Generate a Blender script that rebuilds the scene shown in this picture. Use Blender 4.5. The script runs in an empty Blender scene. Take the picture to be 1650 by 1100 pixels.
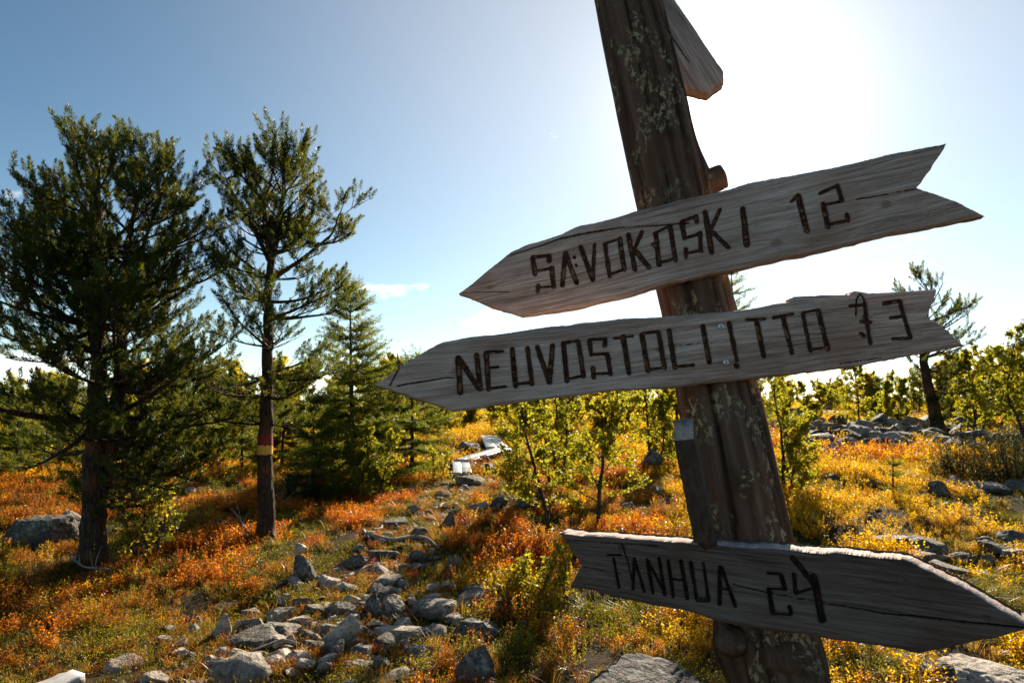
import bpy, math, random
import numpy as np
from mathutils import Vector

# ------------------------------------------------------------------ camera, sky, sun, exposure
scene = bpy.context.scene
COL = scene.collection
F_PX, CX, CY, EYE = 1100.0, 825.0, 550.0, 1.65
PITCH = math.radians(4.94)
cam_data = bpy.data.cameras.new('camera')
cam_data.sensor_width = 36.0
cam_data.lens = 24.0
cam_data.clip_start = 0.05
cam_data.clip_end = 9000.0
cam = bpy.data.objects.new('camera', cam_data)
COL.objects.link(cam)
cam.location = (0, 0, EYE)
cam.rotation_euler = (math.radians(90) + PITCH, 0, 0)
scene.camera = cam
cam_data.dof.use_dof = True
cam_data.dof.focus_distance = 1.65
cam_data.dof.aperture_fstop = 11.0

SUN_AZ, SUN_EL = math.radians(19.0), math.radians(23.3)      # azimuth to the right of +Y
SUN_DIR = (math.sin(SUN_AZ)*math.cos(SUN_EL), math.cos(SUN_AZ)*math.cos(SUN_EL), math.sin(SUN_EL))
world = bpy.data.worlds.new('World')
scene.world = world
world.use_nodes = True
wn, wl = world.node_tree.nodes, world.node_tree.links
wn.clear()
def wnode(t, **kw):
    n = wn.new(t)
    for k, v in kw.items(): setattr(n, k, v)
    return n
def wmath(op, a, b=None, c=None, clamp=False):
    n = wnode('ShaderNodeMath', operation=op, use_clamp=clamp)
    for i, v in enumerate((a, b, c)):
        if v is None: continue
        if isinstance(v, (int, float)): n.inputs[i].default_value = v
        else: wl.new(v, n.inputs[i])
    return n.outputs[0]
sky = wnode('ShaderNodeTexSky', sky_type='NISHITA')
sky.sun_disc = False
sky.sun_elevation = SUN_EL
sky.sun_rotation = SUN_AZ
sky.altitude = 900
sky.air_density = 0.85
sky.dust_density = 0.15
sky.ozone_density = 0.4
tc = wnode('ShaderNodeTexCoord')
sep = wnode('ShaderNodeSeparateXYZ'); wl.new(tc.outputs['Generated'], sep.inputs[0])
# bright aureole of the sun in the air
dot = wnode('ShaderNodeVectorMath', operation='DOT_PRODUCT')
wl.new(tc.outputs['Generated'], dot.inputs[0]); dot.inputs[1].default_value = SUN_DIR
dpos = wmath('MAXIMUM', dot.outputs['Value'], 0.0)
g1 = wmath('MULTIPLY', wmath('POWER', dpos, 1400.0), 160.0)
g2 = wmath('MULTIPLY', wmath('POWER', dpos, 120.0), 6.0)
g3 = wmath('MULTIPLY', wmath('POWER', dpos, 7.0), 5.2)
elev = wmath('SUBTRACT', 1.0, wmath('MAXIMUM', sep.outputs['Z'], 0.0), clamp=True)
g4 = wmath('MULTIPLY', wmath('POWER', elev, 9.0), 4.2)          # pale haze of the lower sky, all round
glow = wmath('ADD', wmath('ADD', g1, g2), wmath('ADD', g3, g4))
gcol = wnode('ShaderNodeVectorMath', operation='SCALE')
gcol.inputs[0].default_value = (1.0, 0.86, 0.70)
wl.new(glow, gcol.inputs['Scale'])
# fair-weather clouds low over the horizon
cmap = wnode('ShaderNodeMapping'); wl.new(tc.outputs['Generated'], cmap.inputs['Vector'])
cmap.inputs['Scale'].default_value = (1.0, 1.0, 2.6)
cn = wnode('ShaderNodeTexNoise'); wl.new(cmap.outputs[0], cn.inputs['Vector'])
cn.inputs['Scale'].default_value = 7.5; cn.inputs['Detail'].default_value = 9.0; cn.inputs['Roughness'].default_value = 0.58
band = wnode('ShaderNodeValToRGB'); wl.new(sep.outputs['Z'], band.inputs[0])
e = band.color_ramp.elements
e[0].position = 0.0; e[0].color = (1, 1, 1, 1)
e[1].position = 0.30; e[1].color = (0, 0, 0, 1)
m_ = band.color_ramp.elements.new(0.09); m_.color = (0.45, 0.45, 0.45, 1)
cthr = wmath('SUBTRACT', wmath('ADD', cn.outputs['Fac'], wmath('MULTIPLY', band.outputs[0], 0.27)), 0.70)
cfac = wmath('MULTIPLY', wmath('MULTIPLY', cthr, 9.0, clamp=True), 0.75)
cmix = wnode('ShaderNodeMix', data_type='RGBA')
wl.new(cfac, cmix.inputs['Factor']); 
skyt = wnode('ShaderNodeVectorMath', operation='MULTIPLY')
wl.new(sky.outputs[0], skyt.inputs[0]); skyt.inputs[1].default_value = (0.68, 0.93, 0.95)
wl.new(skyt.outputs[0], cmix.inputs[6])
cmix.inputs[7].default_value = (13.0, 12.6, 12.0, 1)
addw = wnode('ShaderNodeVectorMath', operation='ADD')
wl.new(cmix.outputs[2], addw.inputs[0]); wl.new(gcol.outputs[0], addw.inputs[1])
bg = wnode('ShaderNodeBackground'); wl.new(addw.outputs[0], bg.inputs['Color'])
bg.inputs['Strength'].default_value = 0.05
wo = wnode('ShaderNodeOutputWorld'); wl.new(bg.outputs[0], wo.inputs['Surface'])

sun_data = bpy.data.lights.new('sun', 'SUN')
sun_data.energy = 5.0
sun_data.angle = math.radians(0.53)
sun_data.color = (1.0, 0.87, 0.69)
sun = bpy.data.objects.new('sun', sun_data)
COL.objects.link(sun)
sun.rotation_euler = Vector(SUN_DIR).to_track_quat('Z', 'Y').to_euler()

scene.view_settings.view_transform = 'Standard'
scene.view_settings.look = 'None'
scene.view_settings.gamma = 1.0
scene.view_settings.use_curve_mapping = False
scene.view_settings.exposure = 1.2
scene.render.engine = 'CYCLES'
scene.cycles.max_bounces = 7
scene.cycles.diffuse_bounces = 3
scene.cycles.glossy_bounces = 2
scene.cycles.transmission_bounces = 5
scene.cycles.transparent_max_bounces = 6
scene.cycles.sample_clamp_indirect = 6.0
scene.cycles.caustics_reflective = False
scene.cycles.caustics_refractive = False
scene.cycles.use_denoising = True

# ------------------------------------------------------------------ helpers
rng = np.random.default_rng(7)
random.seed(7)
def ray(px, py):
    x, z = (px - CX)/F_PX, (CY - py)/F_PX
    c, s = math.cos(PITCH), math.sin(PITCH)
    return np.array([x, c - s*z, s + c*z])
def at(px, py, Y):                       # world point seen at a photo pixel, Y metres ahead
    d = ray(px, py)
    return np.array([0, 0, EYE]) + d*(Y/d[1])
def smooth(a, b, x):
    t = np.clip((np.asarray(x, float) - a)/(b - a), 0, 1)
    return t*t*(3 - 2*t)
def _hash(ix, iy, iz, seed):
    h = (ix*374761393 + iy*668265263 + iz*2147483647 + seed*144269504).astype(np.int64) & 0xffffffff
    h = ((h ^ (h >> 13))*1274126177) & 0xffffffff
    h = ((h ^ (h >> 16))*2246822519) & 0xffffffff
    return ((h ^ (h >> 15)) & 0xffffff)/float(0xffffff)
def vnoise(x, y, z=0.0, seed=0):
    x, y, z = np.broadcast_arrays(np.asarray(x, float), np.asarray(y, float), np.asarray(z, float))
    ix, iy, iz = np.floor(x).astype(np.int64), np.floor(y).astype(np.int64), np.floor(z).astype(np.int64)
    fx, fy, fz = x - ix, y - iy, z - iz
    fx, fy, fz = fx*fx*(3-2*fx), fy*fy*(3-2*fy), fz*fz*(3-2*fz)
    r = 0
    for dz in (0, 1):
        wz = fz if dz else 1 - fz
        if dz and not np.any(fz): continue
        for dy in (0, 1):
            wy = fy if dy else 1 - fy
            for dx in (0, 1):
                wx = fx if dx else 1 - fx
                r = r + wx*wy*wz*_hash(ix+dx, iy+dy, iz+dz, seed)
    return r
def fbm(x, y, z=0.0, seed=0, octv=4, gain=0.5):
    r, a, t, f = 0, 1.0, 0, 1.0
    for o in range(octv):
        r = r + a*vnoise(np.asarray(x)*f, np.asarray(y)*f, np.asarray(z)*f, seed + o*17); t += a; a *= gain; f *= 2.03
    return r/t
def ground_base(x, y):
    x, y = np.asarray(x, float), np.asarray(y, float)
    t = smooth(-0.35, 0.5, x/np.maximum(y, 4.0))
    slope = 0.035 + 0.085*t*(1 - 0.0*t)
    zmax = 0.85 + 0.60*t
    f = np.maximum(y - 5.0, 0.0)
    z = zmax*(1 - np.exp(-slope*f/zmax))
    return z*(1 - 0.0*y)
def ground_z(x, y):
    x, y = np.asarray(x, float), np.asarray(y, float)
    r = np.hypot(x, y)
    near = 1 - smooth(40, 120, r)
    n = (fbm(x*0.9, y*0.9, seed=3, octv=3) - 0.5)*0.22 + (fbm(x*3.1, y*3.1, seed=9, octv=2) - 0.5)*0.07
    far = (fbm(x/160, y/160, seed=21, octv=3) - 0.5)*7.0*smooth(90, 500, r)
    return ground_base(x, y) + n*near + far - 0.6*smooth(60, 400, r)
def hit(px, py, maxd=140.0):             # where the view ray of a photo pixel meets the ground
    d = ray(px, py); d = d/d[1]
    ys = np.concatenate([np.linspace(1.0, 30, 1500), np.linspace(30, maxd, 1200)])
    g = ground_base(d[0]*ys, ys) - (EYE + d[2]*ys)
    i = np.argmax(g >= 0) if np.any(g >= 0) else len(ys) - 1
    Y = ys[i]
    return np.array([d[0]*Y, Y, float(ground_z(d[0]*Y, Y))])

def new_mesh(name, V, faces, attrs=None, smooth_shade=False, mats=None, mat_index=None):
    """faces: list of int arrays shaped (n, k) (mixed k allowed) or python lists for n-gons"""
    me = bpy.data.meshes.new(name)
    V = np.asarray(V, np.float32)
    me.vertices.add(len(V)); me.vertices.foreach_set('co', V.ravel())
    loops, starts, tot, pos = [], [], [], 0
    for f in faces:
        f = np.asarray(f, np.int32)
        if f.size == 0: continue
        if f.ndim == 1: f = f[None, :]
        n, k = f.shape
        loops.append(f.ravel()); starts.append(pos + np.arange(n)*k); tot.append(np.full(n, k)); pos += n*k
    loops = np.concatenate(loops).astype(np.int32); starts = np.concatenate(starts).astype(np.int32)
    me.loops.add(len(loops)); me.loops.foreach_set('vertex_index', loops)
    me.polygons.add(len(starts)); me.polygons.foreach_set('loop_start', starts)
    if mat_index is not None: me.polygons.foreach_set('material_index', np.asarray(mat_index, np.int32))
    me.update(calc_edges=True); me.validate()
    if smooth_shade: me.polygons.foreach_set('use_smooth', np.ones(len(me.polygons), bool))
    for k, v in (attrs or {}).items():
        v = np.asarray(v, np.float32)
        if v.ndim == 1:
            a = me.attributes.new(k, 'FLOAT', 'POINT'); a.data.foreach_set('value', v)
        elif v.shape[1] == 3:
            a = me.attributes.new(k, 'FLOAT_VECTOR', 'POINT'); a.data.foreach_set('vector', v.ravel())
        else:
            a = me.attributes.new(k, 'FLOAT_COLOR', 'POINT'); a.data.foreach_set('color', v.ravel())
    for m in (mats or []): me.materials.append(m)
    return me
def link(name, me, parent=None, loc=None):
    o = bpy.data.objects.new(name, me)
    COL.objects.link(o)
    if parent is not None: o.parent = parent
    if loc is not None: o.location = loc
    return o
def empty(name, loc):
    o = bpy.data.objects.new(name, None); o.empty_display_size = 0.2
    COL.objects.link(o); o.location = loc
    return o
def tag(o, label=None, cat=None, group=None, kind=None):
    if label: o['label'] = label
    if cat: o['category'] = cat
    if group: o['group'] = group
    if kind: o['kind'] = kind
    return o
class MB:
    def __init__(s): s.V, s.F, s.A, s.n = [], [], [], 0
    def add(s, V, F, a=0.0):
        V = np.asarray(V, float)
        for f in (F if isinstance(F, list) else [F]): s.F.append(np.asarray(f, np.int64) + s.n)
        s.V.append(V); s.A.append(np.broadcast_to(np.asarray(a, float), (len(V),)).copy()); s.n += len(V)
    def mesh(s, name, mats, smooth_shade=False, origin=None, attr='tint'):
        V = np.concatenate(s.V)
        if origin is not None: V = V - np.asarray(origin)
        byk = {}
        for f in s.F: byk.setdefault(f.shape[1], []).append(f)
        return new_mesh(name, V, [np.concatenate(v) for v in byk.values()], {attr: np.concatenate(s.A)}, smooth_shade, mats)
def tube(P, R, seg=7, cap=True, rough=0.0):
    P = np.asarray(P, float); R = np.broadcast_to(np.asarray(R, float), (len(P),))
    T = np.gradient(P, axis=0); T /= np.linalg.norm(T, axis=1)[:, None] + 1e-9
    up = np.array([0.31, 0.17, 0.93]) if abs(T[0] @ np.array([0.31, 0.17, 0.93])) < 0.9 else np.array([1.0, 0.1, 0])
    N = np.cross(T, up); N /= np.linalg.norm(N, axis=1)[:, None] + 1e-9
    B = np.cross(T, N)
    th = np.linspace(0, 2*np.pi, seg, endpoint=False)
    rr = R[:, None]*(1 + rough*(rng.random((len(P), seg)) - 0.5))
    V = P[:, None, :] + rr[..., None]*(np.cos(th)[None, :, None]*N[:, None, :] + np.sin(th)[None, :, None]*B[:, None, :])
    V = V.reshape(-1, 3)
    n = len(P)
    i, j = np.meshgrid(np.arange(n - 1), np.arange(seg), indexing='ij')
    a = i*seg + j; b = i*seg + (j + 1) % seg
    F = [np.stack([a, b, b + seg, a + seg], -1).reshape(-1, 4)]
    if cap:
        V = np.vstack([V, P[:1], P[-1:]])
        k = np.arange(seg)
        F.append(np.stack([np.full(seg, n*seg), (k + 1) % seg, k], -1))
        F.append(np.stack([np.full(seg, n*seg + 1), (n-1)*seg + k, (n-1)*seg + (k + 1) % seg], -1))
    return V, F
def resample(P, n):
    P = np.asarray(P, float)
    s = np.r_[0, np.cumsum(np.linalg.norm(np.diff(P, axis=0), axis=1))]
    t = np.linspace(0, s[-1], n)
    return np.stack([np.interp(t, s, P[:, k]) for k in range(3)], -1)
def smooth_line(P, n):
    Q = resample(P, n)
    for _ in range(max(1, n//12)):
        Q[1:-1] = 0.25*Q[:-2] + 0.5*Q[1:-1] + 0.25*Q[2:]
    return Q
def frames(D):                            # rotation matrices taking +Z to D, random roll
    D = D/np.linalg.norm(D, axis=1)[:, None]
    r = rng.normal(size=D.shape)
    X = np.cross(D, r); X /= np.linalg.norm(X, axis=1)[:, None] + 1e-9
    Y = np.cross(D, X)
    return np.stack([X, Y, D], -1)
def stamp(tmplV, tmplF, P, D, S, mb, tint):
    """merge a copy of a small template at each P, pointing along D, scaled S"""
    M = frames(np.asarray(D, float))
    V = np.einsum('nij,vj->nvi', M, tmplV)*np.asarray(S)[:, None, None] + np.asarray(P)[:, None, :]
    n, v = len(P), len(tmplV)
    F = (tmplF[None] + (np.arange(n)*v)[:, None, None]).reshape(-1, tmplF.shape[1])
    mb.add(V.reshape(-1, 3), F, np.repeat(tint, v))

# ------------------------------------------------------------------ materials
class Mat:
    def __init__(s, name):
        s.m = bpy.data.materials.new(name); s.m.use_nodes = True
        s.t = s.m.node_tree; s.N, s.L = s.t.nodes, s.t.links
        s.N.clear()
        s.out = s.N.new('ShaderNodeOutputMaterial')
    def n(s, t, ins=None, **kw):
        x = s.N.new(t)
        for k, v in kw.items(): setattr(x, k, v)
        for k, v in (ins or {}).items(): s.set(x.inputs[k], v)
        return x
    def set(s, sock, v):
        if isinstance(v, bpy.types.NodeSocket): s.L.new(v, sock)
        elif isinstance(v, (tuple, list)) and sock.type == 'RGBA' and len(v) == 3: sock.default_value = (*v, 1)
        else: sock.default_value = v
    def math(s, op, a, b=0.0, clamp=False):
        return s.n('ShaderNodeMath', {0: a, 1: b}, operation=op, use_clamp=clamp).outputs[0]
    def noise(s, vec, scale, detail=4, rough=0.55, dist=0.0):
        return s.n('ShaderNodeTexNoise', {'Vector': vec, 'Scale': scale, 'Detail': detail, 'Roughness': rough, 'Distortion': dist}).outputs['Fac']
    def mapping(s, vec, scale=(1, 1, 1), loc=(0, 0, 0)):
        return s.n('ShaderNodeMapping', {'Vector': vec, 'Scale': scale, 'Location': loc}).outputs[0]
    def ramp(s, fac, stops, interp='LINEAR'):
        r = s.n('ShaderNodeValToRGB', {0: fac}); cr = r.color_ramp; cr.interpolation = interp
        while len(cr.elements) < len(stops): cr.elements.new(0.5)
        for el, (p, c) in zip(cr.elements, stops):
            el.position = p; el.color = (*c, 1) if len(c) == 3 else c
        return r.outputs[0]
    def mix(s, f, a, b):
        x = s.n('ShaderNodeMix', data_type='RGBA'); s.set(x.inputs[0], f); s.set(x.inputs[6], a); s.set(x.inputs[7], b)
        return x.outputs[2]
    def step(s, v, lo, hi):
        x = s.n('ShaderNodeMapRange', {0: v, 1: lo, 2: hi, 3: 0.0, 4: 1.0}, interpolation_type='SMOOTHSTEP')
        return x.outputs[0]
    def attr(s, name, typ='GEOMETRY'):
        return s.n('ShaderNodeAttribute', attribute_name=name, attribute_type=typ)
    def bump(s, h, strength=0.5, dist=0.02):
        return s.n('ShaderNodeBump', {'Height': h, 'Strength': strength, 'Distance': dist}).outputs[0]
    def surf(s, color, rough=0.85, normal=None, spec=0.3):
        b = s.n('ShaderNodeBsdfPrincipled', {'Base Color': color, 'Roughness': rough, 'Specular IOR Level': spec})
        if normal is not None: s.L.new(normal, b.inputs['Normal'])
        s.L.new(b.outputs[0], s.out.inputs[0]); return s.m
    def leaf(s, color, tcolor, trans=0.5, rough=0.5, spec=0.35):
        b = s.n('ShaderNodeBsdfPrincipled', {'Base Color': color, 'Roughness': rough, 'Specular IOR Level': spec})
        t = s.n('ShaderNodeBsdfTranslucent', {'Color': tcolor})
        x = s.n('ShaderNodeMixShader', {0: trans, 1: b.outputs[0], 2: t.outputs[0]})
        s.L.new(x.outputs[0], s.out.inputs[0]); return s.m

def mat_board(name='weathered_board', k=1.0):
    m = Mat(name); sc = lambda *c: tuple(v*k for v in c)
    gr, gv = m.attr('grain').outputs['Fac'], m.attr('groove').outputs['Fac']
    ab = m.attr('ab').outputs['Vector']
    v1 = m.noise(m.mapping(ab, (6, 240, 40)), 1.0, 5, 0.6)
    v2 = m.noise(m.mapping(ab, (20, 900, 90)), 1.0, 3, 0.6)
    big = m.noise(ab, 5.0, 3, 0.5)
    f = m.math('ADD', m.math('MULTIPLY', gr, 0.5), m.math('ADD', m.math('MULTIPLY', v1, 0.36), m.math('MULTIPLY', m.math('SUBTRACT', m.math('MULTIPLY', v2, 1.9), 0.45), 0.22)))
    c = m.ramp(f, [(0.22, sc(0.17, 0.112, 0.086)), (0.45, sc(0.41, 0.292, 0.238)), (0.62, sc(0.55, 0.41, 0.345)), (0.85, sc(0.73, 0.60, 0.53))])
    c = m.mix(m.step(big, 0.5, 0.75), c, m.mix(0.5, c, sc(0.30, 0.16, 0.10)))
    blotch = m.step(m.noise(m.mapping(ab, (6, 14, 6)), 1.0, 4, 0.6), 0.6, 0.75)
    c = m.mix(m.math('MULTIPLY', blotch, 0.3), c, (0.07, 0.055, 0.045))
    pit = m.math('MULTIPLY', m.step(m.noise(m.mapping(ab, (38, 330, 60)), 1.0, 3, 0.7), 0.62, 0.70), 0.55)
    c = m.mix(pit, c, sc(0.12, 0.07, 0.05))
    worn = m.step(m.noise(m.mapping(ab, (60, 90, 60)), 1.0, 4, 0.65), 0.47, 0.62)
    inner = m.mix(m.math('MULTIPLY', worn, m.step(gv, 0.55, 0.95)), sc(0.060, 0.026, 0.015), sc(0.30, 0.155, 0.09))
    c = m.mix(m.step(gv, 0.10, 0.42), c, inner)
    nb = m.bump(m.math('ADD', m.math('MULTIPLY', v1, 0.7), m.math('MULTIPLY', v2, 0.5)), 0.8, 0.005)
    return m.surf(c, 0.82, nb, 0.25)
def mat_post():
    m = Mat('weathered_log')
    pv, gr = m.attr('ab').outputs['Vector'], m.attr('grain').outputs['Fac']
    st = m.noise(m.mapping(pv, (60, 60, 5)), 1.0, 5, 0.6)
    fine = m.noise(m.mapping(pv, (260, 260, 14)), 1.0, 3, 0.6)
    big = m.noise(m.mapping(pv, (9, 9, 4)), 1.0, 4, 0.55)
    f = m.math('ADD', m.math('MULTIPLY', gr, 0.45), m.math('ADD', m.math('MULTIPLY', st, 0.35), m.math('MULTIPLY', fine, 0.22)))
    c = m.ramp(f, [(0.25, (0.026, 0.014, 0.009)), (0.47, (0.092, 0.050, 0.030)), (0.66, (0.165, 0.096, 0.062)), (0.85, (0.27, 0.178, 0.125))])
    c = m.mix(m.step(big, 0.48, 0.68), c, m.mix(0.55, c, (0.11, 0.055, 0.028)))
    l1 = m.noise(m.mapping(pv, (16, 16, 9)), 1.0, 2, 0.5)
    l2 = m.noise(m.mapping(pv, (90, 90, 60)), 1.0, 5, 0.7)
    lich = m.math('MULTIPLY', m.step(l1, 0.50, 0.62), m.step(l2, 0.50, 0.56))
    c = m.mix(lich, c, m.mix(fine, (0.28, 0.22, 0.11), (0.50, 0.40, 0.24)))
    lich2 = m.math('MULTIPLY', m.step(m.noise(m.mapping(pv, (30, 30, 18), (7, 3, 1)), 1.0, 3, 0.6), 0.56, 0.62), m.step(l2, 0.42, 0.6))
    c = m.mix(m.math('MULTIPLY', lich2, 0.4), c, (0.15, 0.14, 0.10))
    h = m.math('ADD', m.math('ADD', st, m.math('MULTIPLY', fine, 0.5)), m.math('MULTIPLY', lich, 0.5))
    return m.surf(c, 0.88, m.bump(h, 0.8, 0.006), 0.2)
def mat_wood(name, dark, light, rough=0.75, scale=(30, 30, 3), spec=0.3):
    m = Mat(name)
    tc = m.n('ShaderNodeTexCoord').outputs['Object']
    a = m.noise(m.mapping(tc, scale), 1.0, 5, 0.65)
    b = m.noise(tc, 9.0, 3, 0.5)
    c = m.ramp(m.math('ADD', m.math('MULTIPLY', a, 0.7), m.math('MULTIPLY', b, 0.3)), [(0.3, dark), (0.7, light)])
    return m.surf(c, rough, m.bump(a, 0.6, 0.006), spec)
def mat_bark(name, dark, light, orange, scale=1.0):
    m = Mat(name)
    tc = m.n('ShaderNodeTexCoord').outputs['Object']
    vz = m.n('ShaderNodeTexVoronoi', {'Vector': m.mapping(tc, (26*scale, 26*scale, 7*scale)), 'Scale': 1.0}, feature='DISTANCE_TO_EDGE').outputs[0]
    a = m.noise(m.mapping(tc, (24*scale, 24*scale, 8*scale)), 1.0, 5, 0.65)
    b = m.noise(tc, 3.0, 3, 0.5)
    c = m.ramp(m.math('ADD', m.math('MULTIPLY', a, 0.8), m.math('MULTIPLY', m.step(vz, 0, 0.25), 0.2)), [(0.3, dark), (0.75, light)])
    c = m.mix(m.math('MULTIPLY', m.step(b, 0.48, 0.66), 0.7), c, orange)
    h = m.math('ADD', m.math('MULTIPLY', m.step(vz, 0, 0.3), 0.8), a)
    return m.surf(c, 0.9, m.bump(h, 0.9, 0.015), 0.15)
def mat_rock(name, dark, light, lich=0.5, lcol=(0.34, 0.34, 0.2)):
    m = Mat(name)
    tco = m.n('ShaderNodeTexCoord').outputs['Object']
    oi = m.n('ShaderNodeObjectInfo').outputs['Random']
    v = m.n('ShaderNodeVectorMath', {0: tco, 1: m.n('ShaderNodeCombineXYZ', {0: m.math('MULTIPLY', oi, 37.0), 1: m.math('MULTIPLY', oi, 11.0), 2: 0.0}).outputs[0]}, operation='ADD').outputs[0]
    a = m.noise(v, 6.0, 6, 0.62)
    b = m.noise(v, 38.0, 4, 0.6)
    s = m.noise(v, 150.0, 2, 0.5)
    vein = m.noise(m.mapping(v, (4, 4, 16)), 1.0, 4, 0.6, 0.6)
    f = m.math('ADD', m.math('MULTIPLY', a, 0.5), m.math('ADD', m.math('MULTIPLY', b, 0.3), m.math('MULTIPLY', s, 0.2)))
    c = m.ramp(f, [(0.38, dark), (0.60, light)])
    c = m.mix(m.math('MULTIPLY', m.step(vein, 0.55, 0.66), 0.35), c, (0.05, 0.048, 0.044))
    lw = m.math('MULTIPLY', m.step(m.noise(v, 11.0, 5, 0.65), 0.60 - 0.1*lich, 0.66 - 0.08*lich), m.step(b, 0.38, 0.5))
    c = m.mix(m.math('MULTIPLY', lw, lich), c, m.mix(s, lcol, (0.46, 0.45, 0.38)))
    lk = m.math('MULTIPLY', m.step(m.noise(m.mapping(v, (1, 1, 1), (5, 9, 2)), 17.0, 5, 0.7), 0.56, 0.62), m.step(s, 0.35, 0.5))
    c = m.mix(m.math('MULTIPLY', lk, 0.8), c, (0.018, 0.018, 0.017))
    h = m.math('ADD', a, m.math('ADD', m.math('MULTIPLY', b, 0.35), m.math('MULTIPLY', s, 0.12)))
    return m.surf(c, 0.8, m.bump(h, 1.0, 0.045), 0.3)
def mat_needles(name, c0, c1, t0, t1, trans=0.35):
    m = Mat(name)
    ti = m.attr('tint').outputs['Fac']
    return m.leaf(m.mix(ti, c0, c1), m.mix(ti, t0, t1), trans, 0.5, 0.14)
def mat_cover(name, trans=0.5, stem=(0.09, 0.05, 0.03), rough=0.5):
    m = Mat(name)
    col = m.attr('col', 'INSTANCER').outputs['Color']
    ti = m.attr('tint').outputs['Fac']
    hs = m.n('ShaderNodeHueSaturation', {'Hue': m.math('ADD', 0.48, m.math('MULTIPLY', ti, 0.045)), 'Saturation': 1.0,
             'Value': m.math('ADD', 0.74, m.math('MULTIPLY', ti, 0.42)), 'Color': col}).outputs[0]
    c = m.mix(m.step(ti, -0.5, -0.49), stem, hs)
    return m.leaf(c, c, trans, 0.36, 0.28)
def mat_ground():
    m = Mat('fell_ground')
    geo = m.n('ShaderNodeNewGeometry').outputs['Position']
    tr = m.attr('trail').outputs['Fac']
    a = m.noise(geo, 1.1, 5, 0.6); b = m.noise(geo, 14.0, 5, 0.65); c2 = m.noise(geo, 70.0, 3, 0.6)
    f = m.math('ADD', m.math('MULTIPLY', b, 0.6), m.math('MULTIPLY', c2, 0.4))
    veg = m.ramp(f, [(0.34, (0.010, 0.006, 0.003)), (0.52, (0.045, 0.026, 0.007)), (0.70, (0.16, 0.075, 0.012))])
    veg2 = m.ramp(f, [(0.34, (0.009, 0.008, 0.003)), (0.52, (0.04, 0.034, 0.007)), (0.72, (0.16, 0.11, 0.012))])
    v = m.mix(m.step(a, 0.42, 0.6), veg, veg2)
    dirt = m.ramp(f, [(0.3, (0.03, 0.02, 0.013)), (0.55, (0.105, 0.065, 0.034)), (0.72, (0.25, 0.17, 0.09))])
    c = m.mix(m.math('MULTIPLY', tr, m.step(b, 0.2, 0.5)), v, dirt)
    return m.surf(c, 0.95, m.bump(f, 1.0, 0.05), 0.1)

M = dict(
    board=mat_board(), board_shaded=mat_board('shade_darkened_board', 0.29), post=mat_post(),  # lowest board's shade put into a darkened copy of the same wood
    batten=mat_wood('old_batten', (0.018, 0.012, 0.009), (0.13, 0.088, 0.066), 0.8, (110, 110, 7)),
    plank=mat_wood('silvery_plank', (0.42, 0.40, 0.37), (0.74, 0.72, 0.68), 0.34, (30, 3, 30), 0.9),
    deadwood=mat_wood('bleached_deadwood', (0.10, 0.085, 0.07), (0.36, 0.33, 0.29), 0.7, (40, 40, 40)),
    pinebark=mat_bark('pine_bark', (0.02, 0.013, 0.010), (0.10, 0.066, 0.046), (0.17, 0.068, 0.024)),
    sprucebark=mat_bark('spruce_bark', (0.022, 0.018, 0.015), (0.11, 0.085, 0.068), (0.09, 0.06, 0.04)),
    birchbark=mat_bark('mountain_birch_bark', (0.022, 0.016, 0.012), (0.12, 0.09, 0.07), (0.17, 0.14, 0.12), 2.0),
    paint_red=mat_wood('red_brown_trail_paint', (0.16, 0.014, 0.008), (0.30, 0.026, 0.016), 0.6),
    paint_yellow=mat_wood('ochre_trail_paint', (0.60, 0.30, 0.04), (0.85, 0.50, 0.09), 0.6),
    rock_pale=mat_rock('pale_granite', (0.17, 0.132, 0.098), (0.68, 0.565, 0.44), 0.5, (0.42, 0.38, 0.20)),
    rock_grey=mat_rock('grey_granite', (0.065, 0.05, 0.04), (0.43, 0.35, 0.275), 0.65, (0.33, 0.31, 0.17)),
    rock_dark=mat_rock('dark_lichened_granite', (0.022, 0.017, 0.013), (0.20, 0.165, 0.13), 0.75, (0.19, 0.20, 0.12)),
    pine=mat_needles('pine_needles', (0.011, 0.027, 0.007), (0.040, 0.066, 0.013), (0.09, 0.13, 0.010), (0.32, 0.30, 0.025), 0.34),
    spruce=mat_needles('spruce_needles', (0.020, 0.034, 0.008), (0.065, 0.09, 0.016), (0.16, 0.20, 0.012), (0.40, 0.38, 0.03), 0.42),
    juniper=mat_needles('juniper_needles', (0.016, 0.028, 0.012), (0.045, 0.06, 0.022), (0.06, 0.07, 0.01), (0.14, 0.12, 0.02), 0.25),
    birch=mat_needles('birch_leaves', (0.085, 0.11, 0.014), (0.24, 0.18, 0.018), (0.38, 0.42, 0.02), (0.75, 0.50, 0.03), 0.58),
    cover=mat_cover('dwarf_shrub_leaves', 0.70),
    grass=mat_cover('dry_grass_blades', 0.45),
    ground=mat_ground(),
    steel=mat_wood('zinc_screw', (0.55, 0.55, 0.54), (0.75, 0.75, 0.74), 0.35),
)
M['steel'].node_tree.nodes['Principled BSDF'].inputs['Metallic'].default_value = 0.6
M['endgrain'] = mat_wood('skylit_end_grain', (0.20, 0.155, 0.12), (0.58, 0.48, 0.39), 0.8, (90, 30, 90))  # batten's sawn top, coloured paler to stand in for sky light on it
M['rust'] = mat_wood('rusty_nail', (0.05, 0.02, 0.012), (0.16, 0.06, 0.03), 0.7, (300, 300, 300))
M['cone_red'] = mat_needles('withered_needles', (0.09, 0.035, 0.015), (0.16, 0.06, 0.02), (0.2, 0.05, 0.015), (0.3, 0.09, 0.02), 0.3)

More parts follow.
